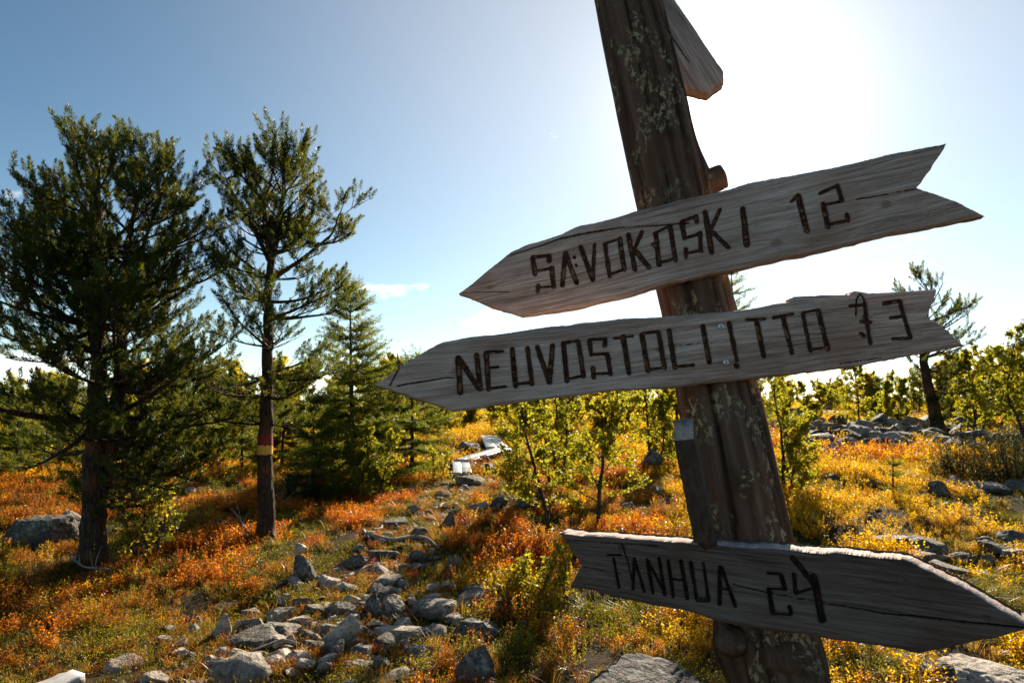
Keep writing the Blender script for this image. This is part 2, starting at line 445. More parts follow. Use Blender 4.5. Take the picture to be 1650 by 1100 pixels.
# ------------------------------------------------------------------ ground
TRAIL_PX = [(330, 1150, 0.55), (430, 1085, 1.1), (520, 1010, 1.15), (590, 935, 0.75), (640, 880, 0.5), (690, 828, 0.5), (725, 798, 0.5), (748, 772, 0.45)]
TRAIL = np.array([[*hit(x, y)[:2], w] for x, y, w in TRAIL_PX])
LITTER = np.array([[*hit(x, y)[:2], w] for x, y, w in [(20, 1160, .5), (150, 1085, .5), (240, 1020, .4), (330, 965, .3)]])
def near_line(x, y, L):                    # 1 on the line, 0 beyond its width
    x, y = np.asarray(x, float), np.asarray(y, float)
    best = np.zeros(x.shape)
    for (ax, ay, aw), (bx, by, bw) in zip(L[:-1], L[1:]):
        dx, dy = bx - ax, by - ay
        t = np.clip(((x - ax)*dx + (y - ay)*dy)/(dx*dx + dy*dy), 0, 1)
        d = np.hypot(x - ax - t*dx, y - ay - t*dy)/(aw + t*(bw - aw))
        best = np.maximum(best, 1 - smooth(0.65, 1.25, d))
    return best
def build_ground():
    nr, na = 230, 420
    r = np.concatenate([[0.15], np.geomspace(0.6, 45, 185), np.geomspace(48, 6000, nr - 186)])
    # finer steps ahead of the viewer
    u = np.linspace(-1, 1, na, endpoint=False)
    az = np.pi*(0.42*u + 0.58*u**3)
    R, A = np.meshgrid(r, az, indexing='ij')
    X, Y = R*np.sin(A), R*np.cos(A)
    Z = ground_z(X, Y)
    tr = np.maximum(near_line(X, Y, TRAIL), 0.55*near_line(X, Y, LITTER))
    V = np.stack([X, Y, Z], -1).reshape(-1, 3)
    i, j = np.meshgrid(np.arange(nr - 1), np.arange(na), indexing='ij')
    a = i*na + j; b = i*na + (j + 1) % na
    F = np.stack([a, a + na, b + na, b], -1).reshape(-1, 4)
    me = new_mesh('ground', V, [F, np.arange(na)[None, :]], {'trail': tr.ravel()}, True, [M['ground']])
    o = link('ground', me)
    tag(o, 'autumn fell heath with a stony trail', None, None, 'structure')
build_ground()

# ------------------------------------------------------------------ rocks
_ico = {}
def ico(level):
    if level in _ico: return _ico[level]
    t = (1 + 5**0.5)/2
    V = [(-1, t, 0), (1, t, 0), (-1, -t, 0), (1, -t, 0), (0, -1, t), (0, 1, t), (0, -1, -t), (0, 1, -t), (t, 0, -1), (t, 0, 1), (-t, 0, -1), (-t, 0, 1)]
    F = [(0, 11, 5), (0, 5, 1), (0, 1, 7), (0, 7, 10), (0, 10, 11), (1, 5, 9), (5, 11, 4), (11, 10, 2), (10, 7, 6), (7, 1, 8), (3, 9, 4), (3, 4, 2), (3, 2, 6), (3, 6, 8), (3, 8, 9), (4, 9, 5), (2, 4, 11), (6, 2, 10), (8, 6, 7), (9, 8, 1)]
    V = [np.array(v)/np.linalg.norm(v) for v in V]
    for _ in range(level):
        mid, G = {}, []
        def m(a, b):
            k = (min(a, b), max(a, b))
            if k not in mid:
                p = V[a] + V[b]; V.append(p/np.linalg.norm(p)); mid[k] = len(V) - 1
            return mid[k]
        for a, b, c in F:
            ab, bc, ca = m(a, b), m(b, c), m(c, a)
            G += [(a, ab, ca), (b, bc, ab), (c, ca, bc), (ab, bc, ca)]
        F = G
    _ico[level] = (np.array(V), np.array(F))
    return _ico[level]
def rock_mesh(name, sx, sy, sz, seed, mat, level=3, style='block'):
    V, F = ico(level)
    V = V.copy()
    rr = np.random.default_rng(seed)
    npl = {'block': 12, 'slab': 10, 'round': 9}[style]
    for k in range(npl):
        n = rr.normal(size=3); n /= np.linalg.norm(n)
        if style == 'slab' and k == 0: n = np.array([rr.normal()*0.14, -0.16 + rr.normal()*0.1, 1.0]); n /= np.linalg.norm(n)
        d = rr.uniform(0.36, 0.74) if style != 'round' else rr.uniform(0.52, 0.82)
        if style == 'slab' and k == 0: d = 0.45
        over = V @ n - d
        V -= np.maximum(over, 0)[:, None]*n[None]*0.96
    V /= np.abs(V).max(axis=0)[None]
    o = seed*3.7
    rid = 1 - np.abs(2*fbm(V[:, 0]*2.6 + o, V[:, 1]*2.6, V[:, 2]*4.2, seed=8, octv=3) - 1)
    nz = fbm(V[:, 0]*1.7 + o, V[:, 1]*1.7, V[:, 2]*1.7, seed=5, octv=3) - 0.5
    nz2 = fbm(V[:, 0]*6 + o, V[:, 1]*6, V[:, 2]*6, seed=6, octv=2) - 0.5
    V = V*(1 + 0.12*nz + 0.07*nz2 - 0.10*np.maximum(rid - 0.8, 0)*5*0.6)[:, None]
    V = V*np.array([sx, sy, sz])
    me = new_mesh(name, V, [F], None, True, [mat])
    try: me.set_sharp_from_angle(angle=math.radians(24))
    except Exception: pass
    return me
# x0, x1, y0, y1 of each stone in the photograph (pixels), tone, style, what singles it out
T, S, R_ = 'stones of the stony trail', 'stones of the boulder field behind the signpost', 'stones on the heath'
ROCKS = [
 (252, 282, 1000, 1020, 'd', 'block', 'small dark stone with a sunlit right face left of the yellow-lichened stone', T),
 (246, 278, 1023, 1040, 'p', 'slab', 'flat pale stone lying in front of the small dark wedge stone', T),
 (292, 324, 1000, 1022, 'p', 'round', 'pale stone tinged with yellow lichen left of the bright upright stone', T),
 (286, 320, 976, 1001, 'g', 'round', 'rounded grey stone behind the yellow-lichened stone', T),
 (338, 380, 958, 975, 'd', 'slab', 'dark slab with a pale cap at the far left of the rubble', T),
 (333, 370, 982, 1032, 'p', 'block', 'bright upright pale stone in the middle of the rubble', T),
 (378, 426, 984, 1014, 'g', 'block', 'blocky grey stone with a flat lit top beside the bright upright stone', T),
 (424, 473, 969, 998, 'p', 'block', 'pale angular stone behind the broad lichened boulder', T),
 (421, 491, 996, 1030, 'g', 'block', 'broad grey boulder with a squared right end', T),
 (363, 454, 1006, 1046, 'd', 'slab', 'long dark saddle-shaped boulder in front of the blocky grey stone', T),
 (428, 462, 1027, 1049, 'p', 'round', 'whitish knobbly stone in front of the saddle-shaped boulder', T),
 (459, 476, 1028, 1044, 'p', 'round', 'little round white stone right of the knobbly stone', T),
 (353, 391, 1046, 1068, 'p', 'block', 'pale stone in dark moss at the middle of the near rubble', T),
 (318, 379, 1063, 1094, 'g', 'round', 'hollowed grey stone nearest the bottom of the rubble', T),
 (262, 296, 1045, 1066, 'p', 'slab', 'flat whitish stone in the needle litter', T),
 (268, 292, 1033, 1045, 'g', 'round', 'small grey stone just above the flat whitish stone', T),
 (214, 264, 1082, 1112, 'p', 'round', 'pale rounded boulder cut by the bottom edge', T),
 (160, 214, 1058, 1090, 'g', 'slab', 'lichened grey stone sunk in litter near the bottom left', T),
 (441, 473, 950, 971, 'g', 'block', 'grey stone uphill of the pale angular stone', T),
 (454, 484, 934, 950, 'p', 'slab', 'thin pale slab below the little cairn', T),
 (408, 431, 1045, 1070, 'p', 'slab', 'narrow slanted stone in the dark moss', T),
 (398, 427, 1076, 1091, 'p', 'round', 'low pale stone near the bottom beside the grass tuft', T),
 (360, 388, 1088, 1104, 'p', 'round', 'pale stone cut by the bottom edge below the hollowed stone', T),
 (387, 426, 968, 986, 'g', 'slab', 'flat grey stone behind the blocky stone', T),
 (511, 572, 964, 1004, 'd', 'block', 'dark triangular boulder standing behind the bright cracked boulder', T),
 (584, 615, 961, 1000, 'd', 'block', 'dark pointed stone leaning against the bluish slab', T),
 (609, 656, 964, 998, 'g', 'slab', 'bluish tilted slab right of the dark pointed stone', T),
 (512, 574, 994, 1053, 'p', 'block', 'bright cracked boulder with a peaked top', T),
 (581, 679, 992, 1040, 'p', 'slab', 'large pale slab sloping towards the viewer at the trail', T),
 (656, 734, 962, 1007, 'g', 'slab', 'broad grey slab behind the large pale slab', T),
 (732, 790, 966, 989, 'g', 'slab', 'flat slab right of the broad grey slab', T),
 (668, 732, 1002, 1038, 'g', 'block', 'stone with a white sunlit edge between the slabs', T),
 (727, 811, 998, 1042, 'd', 'block', 'dark crested boulder right of the slabs', T),
 (746, 790, 944, 973, 'd', 'slab', 'dark wedge of rock in the shrubs above the slabs', T),
 (648, 695, 1039, 1065, 'g', 'round', 'mottled grey stone among green leaves below the slabs', T),
 (735, 802, 1046, 1118, 'd', 'round', 'large green-grey boulder cut by the bottom edge', T),
 (550, 605, 1046, 1069, 'd', 'slab', 'low dark slab in front of the bright cracked boulder', T),
 (511, 551, 1040, 1076, 'd', 'block', 'black shaded stone under the bright cracked boulder', T),
 (499, 532, 1074, 1106, 'g', 'block', 'grey stone with a white face at the bottom edge', T),
 (584, 625, 1066, 1096, 'd', 'block', 'rugged dark stone near the bottom middle of the rubble', T),
 (612, 667, 1080, 1106, 'g', 'block', 'grey boulder at the bottom edge right of the rugged dark stone', T),
 (506, 543, 931, 956, 'p', 'slab', 'pale flat stone on the trail right of the cairn', T),
 (534, 576, 932, 957, 'p', 'slab', 'pale slab on the trail beside a dark moss cushion', T),
 (543, 572, 921, 936, 'd', 'slab', 'small dark slab just above the two pale trail slabs', T),
 (595, 629, 907, 928, 'p', 'block', 'pale crumbled stone where the bleached branch lies', T),
 (657, 689, 905, 922, 'd', 'slab', 'thin dark slab in yellow moss on the trail', T),
 (529, 563, 908, 924, 'g', 'round', 'grey stone in front of the broad brown trail boulder', T),
 (718, 735, 892, 920, 'g', 'slab', 'upright grey stone in the orange shrubs', T),
 (487, 526, 970, 996, 'd', 'slab', 'flat dark stone in yellow moss below the trail', T),
 (531, 598, 890, 921, 'd', 'block', 'broad brown-grey boulder with a flat top on the trail', T),
 (584, 638, 876, 902, 'd', 'block', 'dark sloping boulder below the twisted root', T),
 (652, 691, 880, 906, 'd', 'block', 'dark boulder under the long root', T),
 (615, 668, 839, 856, 'd', 'slab', 'dark flat step stone across the trail', T),
 (708, 733, 824, 853, 'd', 'block', 'black upright stone at the right rim of the trail', T),
 (658, 691, 854, 873, 'd', 'round', 'dark rounded stone left of the black upright stone', T),
 (625, 639, 862, 873, 'd', 'round', 'small dark stone between the roots', T),
 (654, 677, 818, 831, 'g', 'round', 'small grey stone at the far bend of the trail', T),
 (681, 698, 822, 836, 'g', 'round', 'small rounded stone in yellow moss right of the far bend', T),
 (751, 786, 808, 830, 'g', 'slab', 'grey sloping slab right of the bare trail', T),
 (787, 821, 799, 819, 'd', 'block', 'dark pointed stone below the boardwalk', T),
 (733, 788, 771, 786, 'g', 'slab', 'flat step slab at the near end of the boardwalk', T),
 (720, 749, 891, 912, 'g', 'slab', 'grey flat stone half buried in orange shrubs', T),
 (562, 588, 879, 892, 'd', 'round', 'dark stone behind the broad brown boulder', T),
 (739, 781, 713, 730, 'g', 'slab', 'grey rubble slab left of the far boardwalk planks', R_),
 (741, 773, 729, 741, 'd', 'slab', 'dark slab left of the boardwalk bend', R_),
 (768, 791, 736, 749, 'd', 'round', 'dark stone under the boardwalk bend', R_),
 (774, 804, 746, 763, 'd', 'block', 'dark stone with orange leaves right of the near boardwalk', R_),
 (823, 855, 741, 765, 'd', 'block', 'dark stone seen between the birch stems', R_),
 (823, 857, 798, 819, 'd', 'slab', 'dark slab at the foot of the birch stems', R_),
 (1030, 1075, 728, 757, 'd', 'block', 'dark boulder left of the batten behind the birches', R_),
 (1050, 1078, 787, 806, 'd', 'round', 'dark rounded stone in yellow shrubs left of the post', R_),
 (997, 1034, 802, 821, 'g', 'block', 'grey pointed stone between the birch and the post', R_),
 (-14, 100, 812, 882, 'd', 'slab', 'big pale-veined boulder at the left edge', R_),
 (72, 138, 818, 864, 'g', 'block', 'sunlit boulder between the left edge boulder and the pine', R_),
 (35, 53, 790, 799, 'p', 'slab', 'small white stone above the left edge boulder', R_),
 (268, 289, 797, 812, 'd', 'round', 'dark stone between the two pines', R_),
 (294, 311, 787, 801, 'p', 'round', 'pale stone between the pines right of the dark stone', R_),
 (311, 328, 788, 796, 'p', 'slab', 'thin pale stone between the pines', R_),
 (321, 340, 774, 783, 'p', 'slab', 'farthest pale stone between the pines', R_),
 (374, 412, 754, 769, 'p', 'slab', 'flat pale stone behind the banded pine', R_),
 (-8, 22, 938, 954, 'p', 'round', 'whitish stone at the left edge in orange heath', R_),
 (330, 352, 840, 856, 'd', 'slab', 'dark low stone in the shade left of the banded pine', R_),
 (1305, 1335, 675, 692, 'g', 'round', 'rounded sunlit boulder at the far left of the field', S),
 (1336, 1355, 672, 688, 'd', 'block', 'dark block beside the rounded sunlit boulder', S),
 (1352, 1380, 666, 683, 'd', 'slab', 'dark slab near the skyline', S),
 (1337, 1388, 683, 695, 'g', 'slab', 'long pale-topped slab across the field', S),
 (1385, 1421, 683, 703, 'g', 'block', 'streaked grey boulder in the middle of the field', S),
 (1439, 1467, 685, 700, 'p', 'round', 'pale rounded boulder left of the leaning pine', S),
 (1461, 1504, 679, 695, 'g', 'slab', 'grey slab reaching the leaning pine trunk', S),
 (1469, 1509, 688, 703, 'g', 'block', 'boulder at the foot of the leaning pine', S),
 (1358, 1396, 697, 713, 'd', 'round', 'dark rounded boulder below the long slab', S),
 (1324, 1353, 698, 715, 'd', 'block', 'dark block at the left of the field', S),
 (1359, 1395, 706, 723, 'd', 'block', 'dark peaked boulder above the red shrubs', S),
 (1392, 1417, 703, 720, 'd', 'block', 'dark block right of the peaked boulder', S),
 (1414, 1440, 692, 703, 'd', 'slab', 'dark slab with orange heath around it', S),
 (1411, 1435, 707, 720, 'd', 'slab', 'low dark slab above the red shrubs', S),
 (1451, 1487, 698, 710, 'd', 'slab', 'dark slab below the pale rounded boulder', S),
 (1451, 1482, 708, 719, 'd', 'slab', 'lowest dark slab near the red shrubs', S),
 (1533, 1564, 683, 696, 'd', 'block', 'dark boulder right of the leaning pine', S),
 (1535, 1582, 690, 701, 'p', 'slab', 'pale flat slab right of the leaning pine', S),
 (1565, 1589, 677, 692, 'd', 'block', 'dark stone by the dead stub', S),
 (1523, 1554, 657, 671, 'g', 'slab', 'far grey boulder under the right birches', S),
 (1615, 1640, 685, 697, 'g', 'block', 'grey stone near the right edge under birches', S),
 (1264, 1296, 718, 728, 'g', 'slab', 'flat stone just right of the post', S),
 (1309, 1358, 724, 736, 'd', 'slab', 'long dark slab in the red shrubs right of the post', S),
 (1315, 1350, 784, 804, 'g', 'block', 'grey stone with a bright top in the yellow heath', R_),
 (1281, 1308, 793, 808, 'p', 'round', 'pale stone close to the right of the post', R_),
 (1334, 1360, 762, 778, 'd', 'round', 'dark round stone behind the yellow heath', R_),
 (1389, 1420, 772, 786, 'd', 'slab', 'dark slab left of the spruce sapling', R_),
 (1486, 1503, 775, 788, 'd', 'block', 'small dark stone at the left of the stone row', R_),
 (1478, 1502, 791, 803, 'd', 'round', 'low round stone in front of the stone row', R_),
 (1493, 1534, 777, 801, 'd', 'block', 'grey block left of the long flat-topped slab', R_),
 (1528, 1555, 771, 790, 'g', 'block', 'small block wedged against the long slab', R_),
 (1557, 1640, 770, 798, 'g', 'slab', 'long flat-topped slab in the stone row at the right', R_),
 (1560, 1606, 787, 801, 'd', 'slab', 'dark stone in front of the long flat-topped slab', R_),
 (1636, 1668, 776, 798, 'd', 'block', 'stone at the right edge ending the stone row', R_),
 (1562, 1590, 756, 767, 'g', 'slab', 'grey stone in the juniper shade', R_),
 (1408, 1476, 868, 886, 'd', 'slab', 'low dark slab above the lowest board', R_),
 (1474, 1545, 860, 895, 'd', 'block', 'striped dark boulder above the lowest board', R_),
 (1460, 1545, 889, 910, 'g', 'slab', 'grey slab in front of the striped boulder', R_),
 (1499, 1570, 900, 934, 'd', 'block', 'dark boulder beside the point of the lowest board', R_),
 (1540, 1580, 883, 904, 'd', 'round', 'dark stone right of the striped boulder', R_),
 (1580, 1617, 885, 905, 'd', 'round', 'dark oval stone in the right stone heap', R_),
 (1572, 1610, 865, 882, 'd', 'block', 'dark stone at the back of the right stone heap', R_),
 (1588, 1634, 873, 895, 'd', 'block', 'dark boulder in the middle of the right stone heap', R_),
 (1610, 1668, 857, 883, 'd', 'block', 'dark boulder at the right edge behind the heap', R_),
 (1628, 1670, 886, 903, 'g', 'round', 'stone with a sunlit edge at the right edge', R_),
 (1574, 1608, 914, 926, 'p', 'slab', 'pale flat stone by the point of the lowest board', R_),
 (1558, 1582, 930, 942, 'p', 'round', 'little pale stone just above the board point', R_),
 (1537, 1700, 1035, 1130, 'p', 'slab', 'big sunlit boulder under the point of the lowest board', R_),
 (1495, 1556, 1080, 1120, 'd', 'round', 'dark stone at the bottom edge left of the big sunlit boulder', R_),
 (935, 1185, 1095, 1195, 'd', 'slab', 'big flat lichened boulder left of the post foot', R_),
]
SMALL = []                                 # stones too small to pick out singly
EXCL = []                                  # footprints kept free of plants
def build_rocks():
    tones = {'p': M['rock_pale'], 'g': M['rock_grey'], 'd': M['rock_dark']}
    for k, (x0, x1, y0, y1, tone, style, label, grp) in enumerate(ROCKS):
        rr = np.random.default_rng(100 + k)
        cx = 0.5*(x0 + x1)
        h = hit(cx, y1 - 0.06*(y1 - y0))
        d = math.hypot(h[1], h[2] - EYE)
        W = (x1 - x0)/F_PX*h[1]
        ext = (y1 - y0)/F_PX*h[1]
        sinp = (EYE - h[2])/max(d, 1)
        D = W*rr.uniform(0.7, 0.95)
        H = max(ext - 0.75*D*sinp, 0.42*ext, 0.18*W)*(1.2 if h[1] > 9 else 1.08)
        z0 = float(ground_z(h[0], h[1] + D*0.5))
        c = (h[0], h[1] + D*0.42, z0 + H*0.28)
        lev = 5 if (x1 - x0) > 110 else (4 if (x1 - x0) > 38 else 3)
        me = rock_mesh('rock', W*0.52, D*0.52, H*0.74, 100 + k, tones[tone], lev, style)
        o = link('boulder' if W > 0.42 else 'rock', me, loc=c)
        o.rotation_euler = (rr.normal()*0.06, rr.normal()*0.08, rr.normal()*0.25)
        tag(o, label, 'boulder' if W > 0.42 else 'rock', grp)
        EXCL.append((c[0], c[1], W*0.46, D*0.46))
        EXCL.append((c[0], c[1] - D*0.45, W*0.40, D*0.32))
        if h[1] > 9: EXCL.append((c[0], c[1] - D*0.5 - 0.25, W*0.45, 0.38))
    # smaller stones filling the rubble: nothing tells them apart
    r9 = np.random.default_rng(77)
    import re
    used = set()
    def own_label(px, py, wpx, tone, fallback):
        word = {'p': 'pale', 'g': 'grey', 'd': 'dark'}[tone]
        size = 'tiny' if wpx < 18 else ('small' if wpx < 28 else 'fist-sized' if py > 940 else 'middling')
        near = sorted(ROCKS, key=lambda r: math.hypot(0.5*(r[0] + r[1]) - px, (r[3] - py)*1.6))[:6]
        for r in near:
            dx, dy = px - 0.5*(r[0] + r[1]), py - r[3]
            side = ('left of' if dx < 0 else 'right of') if abs(dx) > abs(dy)*1.3 else ('in front of' if dy > 0 else 'behind')
            lab = f'{size} {word} stone {side} the {r[6]}'
            if len(lab.split()) > 16: lab = ' '.join(lab.split()[:3]) + f' {side} the ' + re.split(r' (?:with|behind|in|standing|at|on|under|near|where|just|above|below|cut|from|by|among|uphill|across) ', r[6])[0]
            if lab not in used and len(lab.split()) <= 16: used.add(lab); return lab
        return fallback
    def extra(px, py, wpx, label, grp, tone):
        h = hit(px, py); W = wpx/F_PX*h[1]
        if any(((h[0] - e[0])/(e[2] + W*0.3))**2 + ((h[1] - e[1])/(e[3] + W*0.3))**2 < 0.55 for e in EXCL): return
        if wpx < 21: SMALL.append((h[0], h[1], W*0.5)); EXCL.append((h[0], h[1], W*.42, W*.36)); return
        D, H = W*r9.uniform(.7, 1.0), W*r9.uniform(.35, .7)
        o = link('rock', rock_mesh('rock', W*.52, D*.52, H*.6, int(r9.integers(1000, 9000)), tones[tone], 3 if wpx > 26 and py > 900 else 2, r9.choice(['block', 'slab', 'block'])), loc=(h[0], h[1], h[2] + H*0.22))
        o.rotation_euler = (r9.normal()*.15, r9.normal()*.15, r9.uniform(0, 6.28))
        tag(o, own_label(px, py, wpx, tone, label), 'rock', grp); EXCL.append((h[0], h[1], W*.42, D*.42))
    for k in range(480):
        t = r9.random(); py = 940 + 160*t**0.85
        cx = 640 - 1.15*(py - 945) + 0.55*(py - 945)*r9.normal()*0.9 + 60*r9.normal()
        if 170 < cx < 830: extra(cx, py, 14 + 34*r9.random()**1.6, 'small angular stone filling the rubble of the near trail', 'small stones in the trail rubble', r9.choice(['p', 'p', 'p', 'g', 'd']))
    for k in range(40):
        t = r9.random(); py = 790 + 150*t
        cx = 742 - 0.95*(py - 780) + 24*r9.normal()
        extra(cx, py, r9.uniform(9, 22), 'little stone embedded in the upper trail', 'small stones in the upper trail', r9.choice(['p', 'g', 'd']))
    for k in range(150):
        extra(r9.uniform(1270, 1660), 668 + 58*r9.random(), r9.uniform(18, 58), 'weathered stone among the many of the right boulder field', 'small stones of the boulder field', r9.choice(['g', 'd', 'd', 'p']))
    # the little cairn beside the trail
    h = hit(490, 934)
    W = 36/F_PX*h[1]
    root = link('rock', rock_mesh('rock', W*0.55, W*0.5, W*0.62, 901, M['rock_dark'], 3, 'block'), loc=(h[0], h[1], h[2] + W*0.40))
    tag(root, 'dark upright stone carrying a pale stone, left of the trail', 'rock', 'stones of the little cairn')
    top = link('rock', rock_mesh('rock', W*0.33, W*0.28, W*0.30, 902, M['rock_pale'], 3, 'block'), loc=(h[0] - W*0.22, h[1], h[2] + W*1.20))
    tag(top, 'pale stone set on top of the dark upright stone', 'rock', 'stones of the little cairn')
    EXCL.append((h[0], h[1] - 0.1, 0.2, 0.25))
build_rocks()
def build_rubble():                        # gravel and chips too small to count
    mb = MB()
    V, F = ico(1)
    n = 900
    seg = rng.integers(0, len(TRAIL) - 1, n); t = rng.random(n)[:, None]
    P = TRAIL[seg]*(1 - t) + TRAIL[seg + 1]*t
    P = P[:, :2] + rng.normal(size=(n, 2))*P[:, 2:3]*0.5
    Q = np.stack([rng.uniform(2.0, 9.5, 420), rng.uniform(7, 17, 420)], -1)
    Sm = np.array(SMALL)
    P = np.vstack([P, Q, Sm[:, :2]]); n = len(P)
    s = rng.lognormal(-3.75, 0.5, n); s[-len(Sm):] = Sm[:, 2]
    z = ground_z(P[:, 0], P[:, 1])
    for i in range(n):
        w = V*(1 + 0.35*(rng.random((len(V), 1)) - 0.5))*np.array([1, rng.uniform(.6, 1), rng.uniform(.35, .7)])*s[i]
        a = rng.uniform(0, 6.28); c_, s_ = math.cos(a), math.sin(a)
        w = w @ np.array([[c_, s_, 0], [-s_, c_, 0], [0, 0, 1]])
        mb.add(w + np.array([P[i, 0], P[i, 1], z[i] + s[i]*0.2]), F)
    o = link('gravel', mb.mesh('gravel', [M['rock_grey']]))
    tag(o, 'loose gravel and stone chips on the trail', 'gravel', None, 'stuff')
build_rubble()

# ------------------------------------------------------------------ boardwalk
def box_mesh(name, L, Wd, T, mat, seed=0, nx=10):
    """a plank: length along Y from 0 to L, worn edges"""
    rr = np.random.default_rng(seed)
    ys = np.linspace(0, L, nx + 1)
    prof = [(-.5, -.5), (.5, -.5), (.5, .36), (.44, .5), (-.44, .5), (-.5, .36)]
    V = []
    for y in ys:
        ox, oz = rr.normal()*0.004, rr.normal()*0.003
        for a, b in prof: V.append((a*Wd + ox + rr.normal()*0.002, y, b*T + oz + rr.normal()*0.0015))
    k = len(prof); n = nx + 1
    i, j = np.meshgrid(np.arange(nx), np.arange(k), indexing='ij')
    a = i*k + j; b = i*k + (j + 1) % k
    F = [np.stack([a, b, b + k, a + k], -1).reshape(-1, 4), np.arange(k)[None, ::-1], ((n - 1)*k + np.arange(k))[None, :]]
    return new_mesh(name, np.array(V), F, None, False, [mat])
def boardwalk(p0, p1, width, label, seed, lift0=0.08, lift1=0.08, np_=2):
    A, B = hit(*p0), hit(*p1)
    d = B - A; L = float(np.hypot(d[0], d[1]))
    A[2] += lift0; B[2] += lift1
    d = B - A
    e = empty('boardwalk', tuple(A)); e.rotation_euler = (math.atan2(d[2], L), 0, -math.atan2(d[0], d[1]))
    tag(e, label, 'boardwalk', 'boardwalk sections')
    w = width/np_
    for k in range(np_):
        o = link('plank', box_mesh('plank', L*(1 + 0.01*k), w*0.94, 0.05, M['plank'], seed + k), e, ((k - (np_ - 1)/2)*w, 0.02*k, 0))
    for f in (0.06, 0.94):
        V, F = tube([(-width*0.62, L*f, -0.085), (width*0.62, L*f, -0.08)], 0.055, 8)
        link('sleeper', new_mesh('sleeper', V, F, None, True, [M['deadwood']]), e)
    for t in np.linspace(0, 1, 10):
        EXCL.append((A[0] + t*d[0], A[1] + t*d[1] - 0.15, width*0.9, 0.55))
boardwalk((745, 768), (742, 748), 0.34, 'short sunlit boardwalk section at the near end', 40)
boardwalk((744, 750), (811, 731), 0.40, 'boardwalk section running diagonally up to the bend', 50, 0.10, 0.14)
boardwalk((801, 730), (789, 708), 0.50, 'farthest boardwalk section above the bend', 60, 0.12, 0.12)
def corner_plank():
    A, B = hit(10, 1140), hit(126, 1100)
    d = B - A; L = float(np.hypot(d[0], d[1]))
    o = link('plank', box_mesh('plank', L, 0.14, 0.05, M['plank'], 70), None, (A[0], A[1], A[2] + 0.035))
    o.rotation_euler = (math.atan2(d[2], L), 0, -math.atan2(d[0], d[1]))
    tag(o, 'end of a pale plank at the bottom left corner', 'plank')
    for t in np.linspace(0, 1.1, 6): EXCL.append((A[0] + t*d[0], A[1] + t*d[1] - 0.08, 0.16, 0.2))
corner_plank()

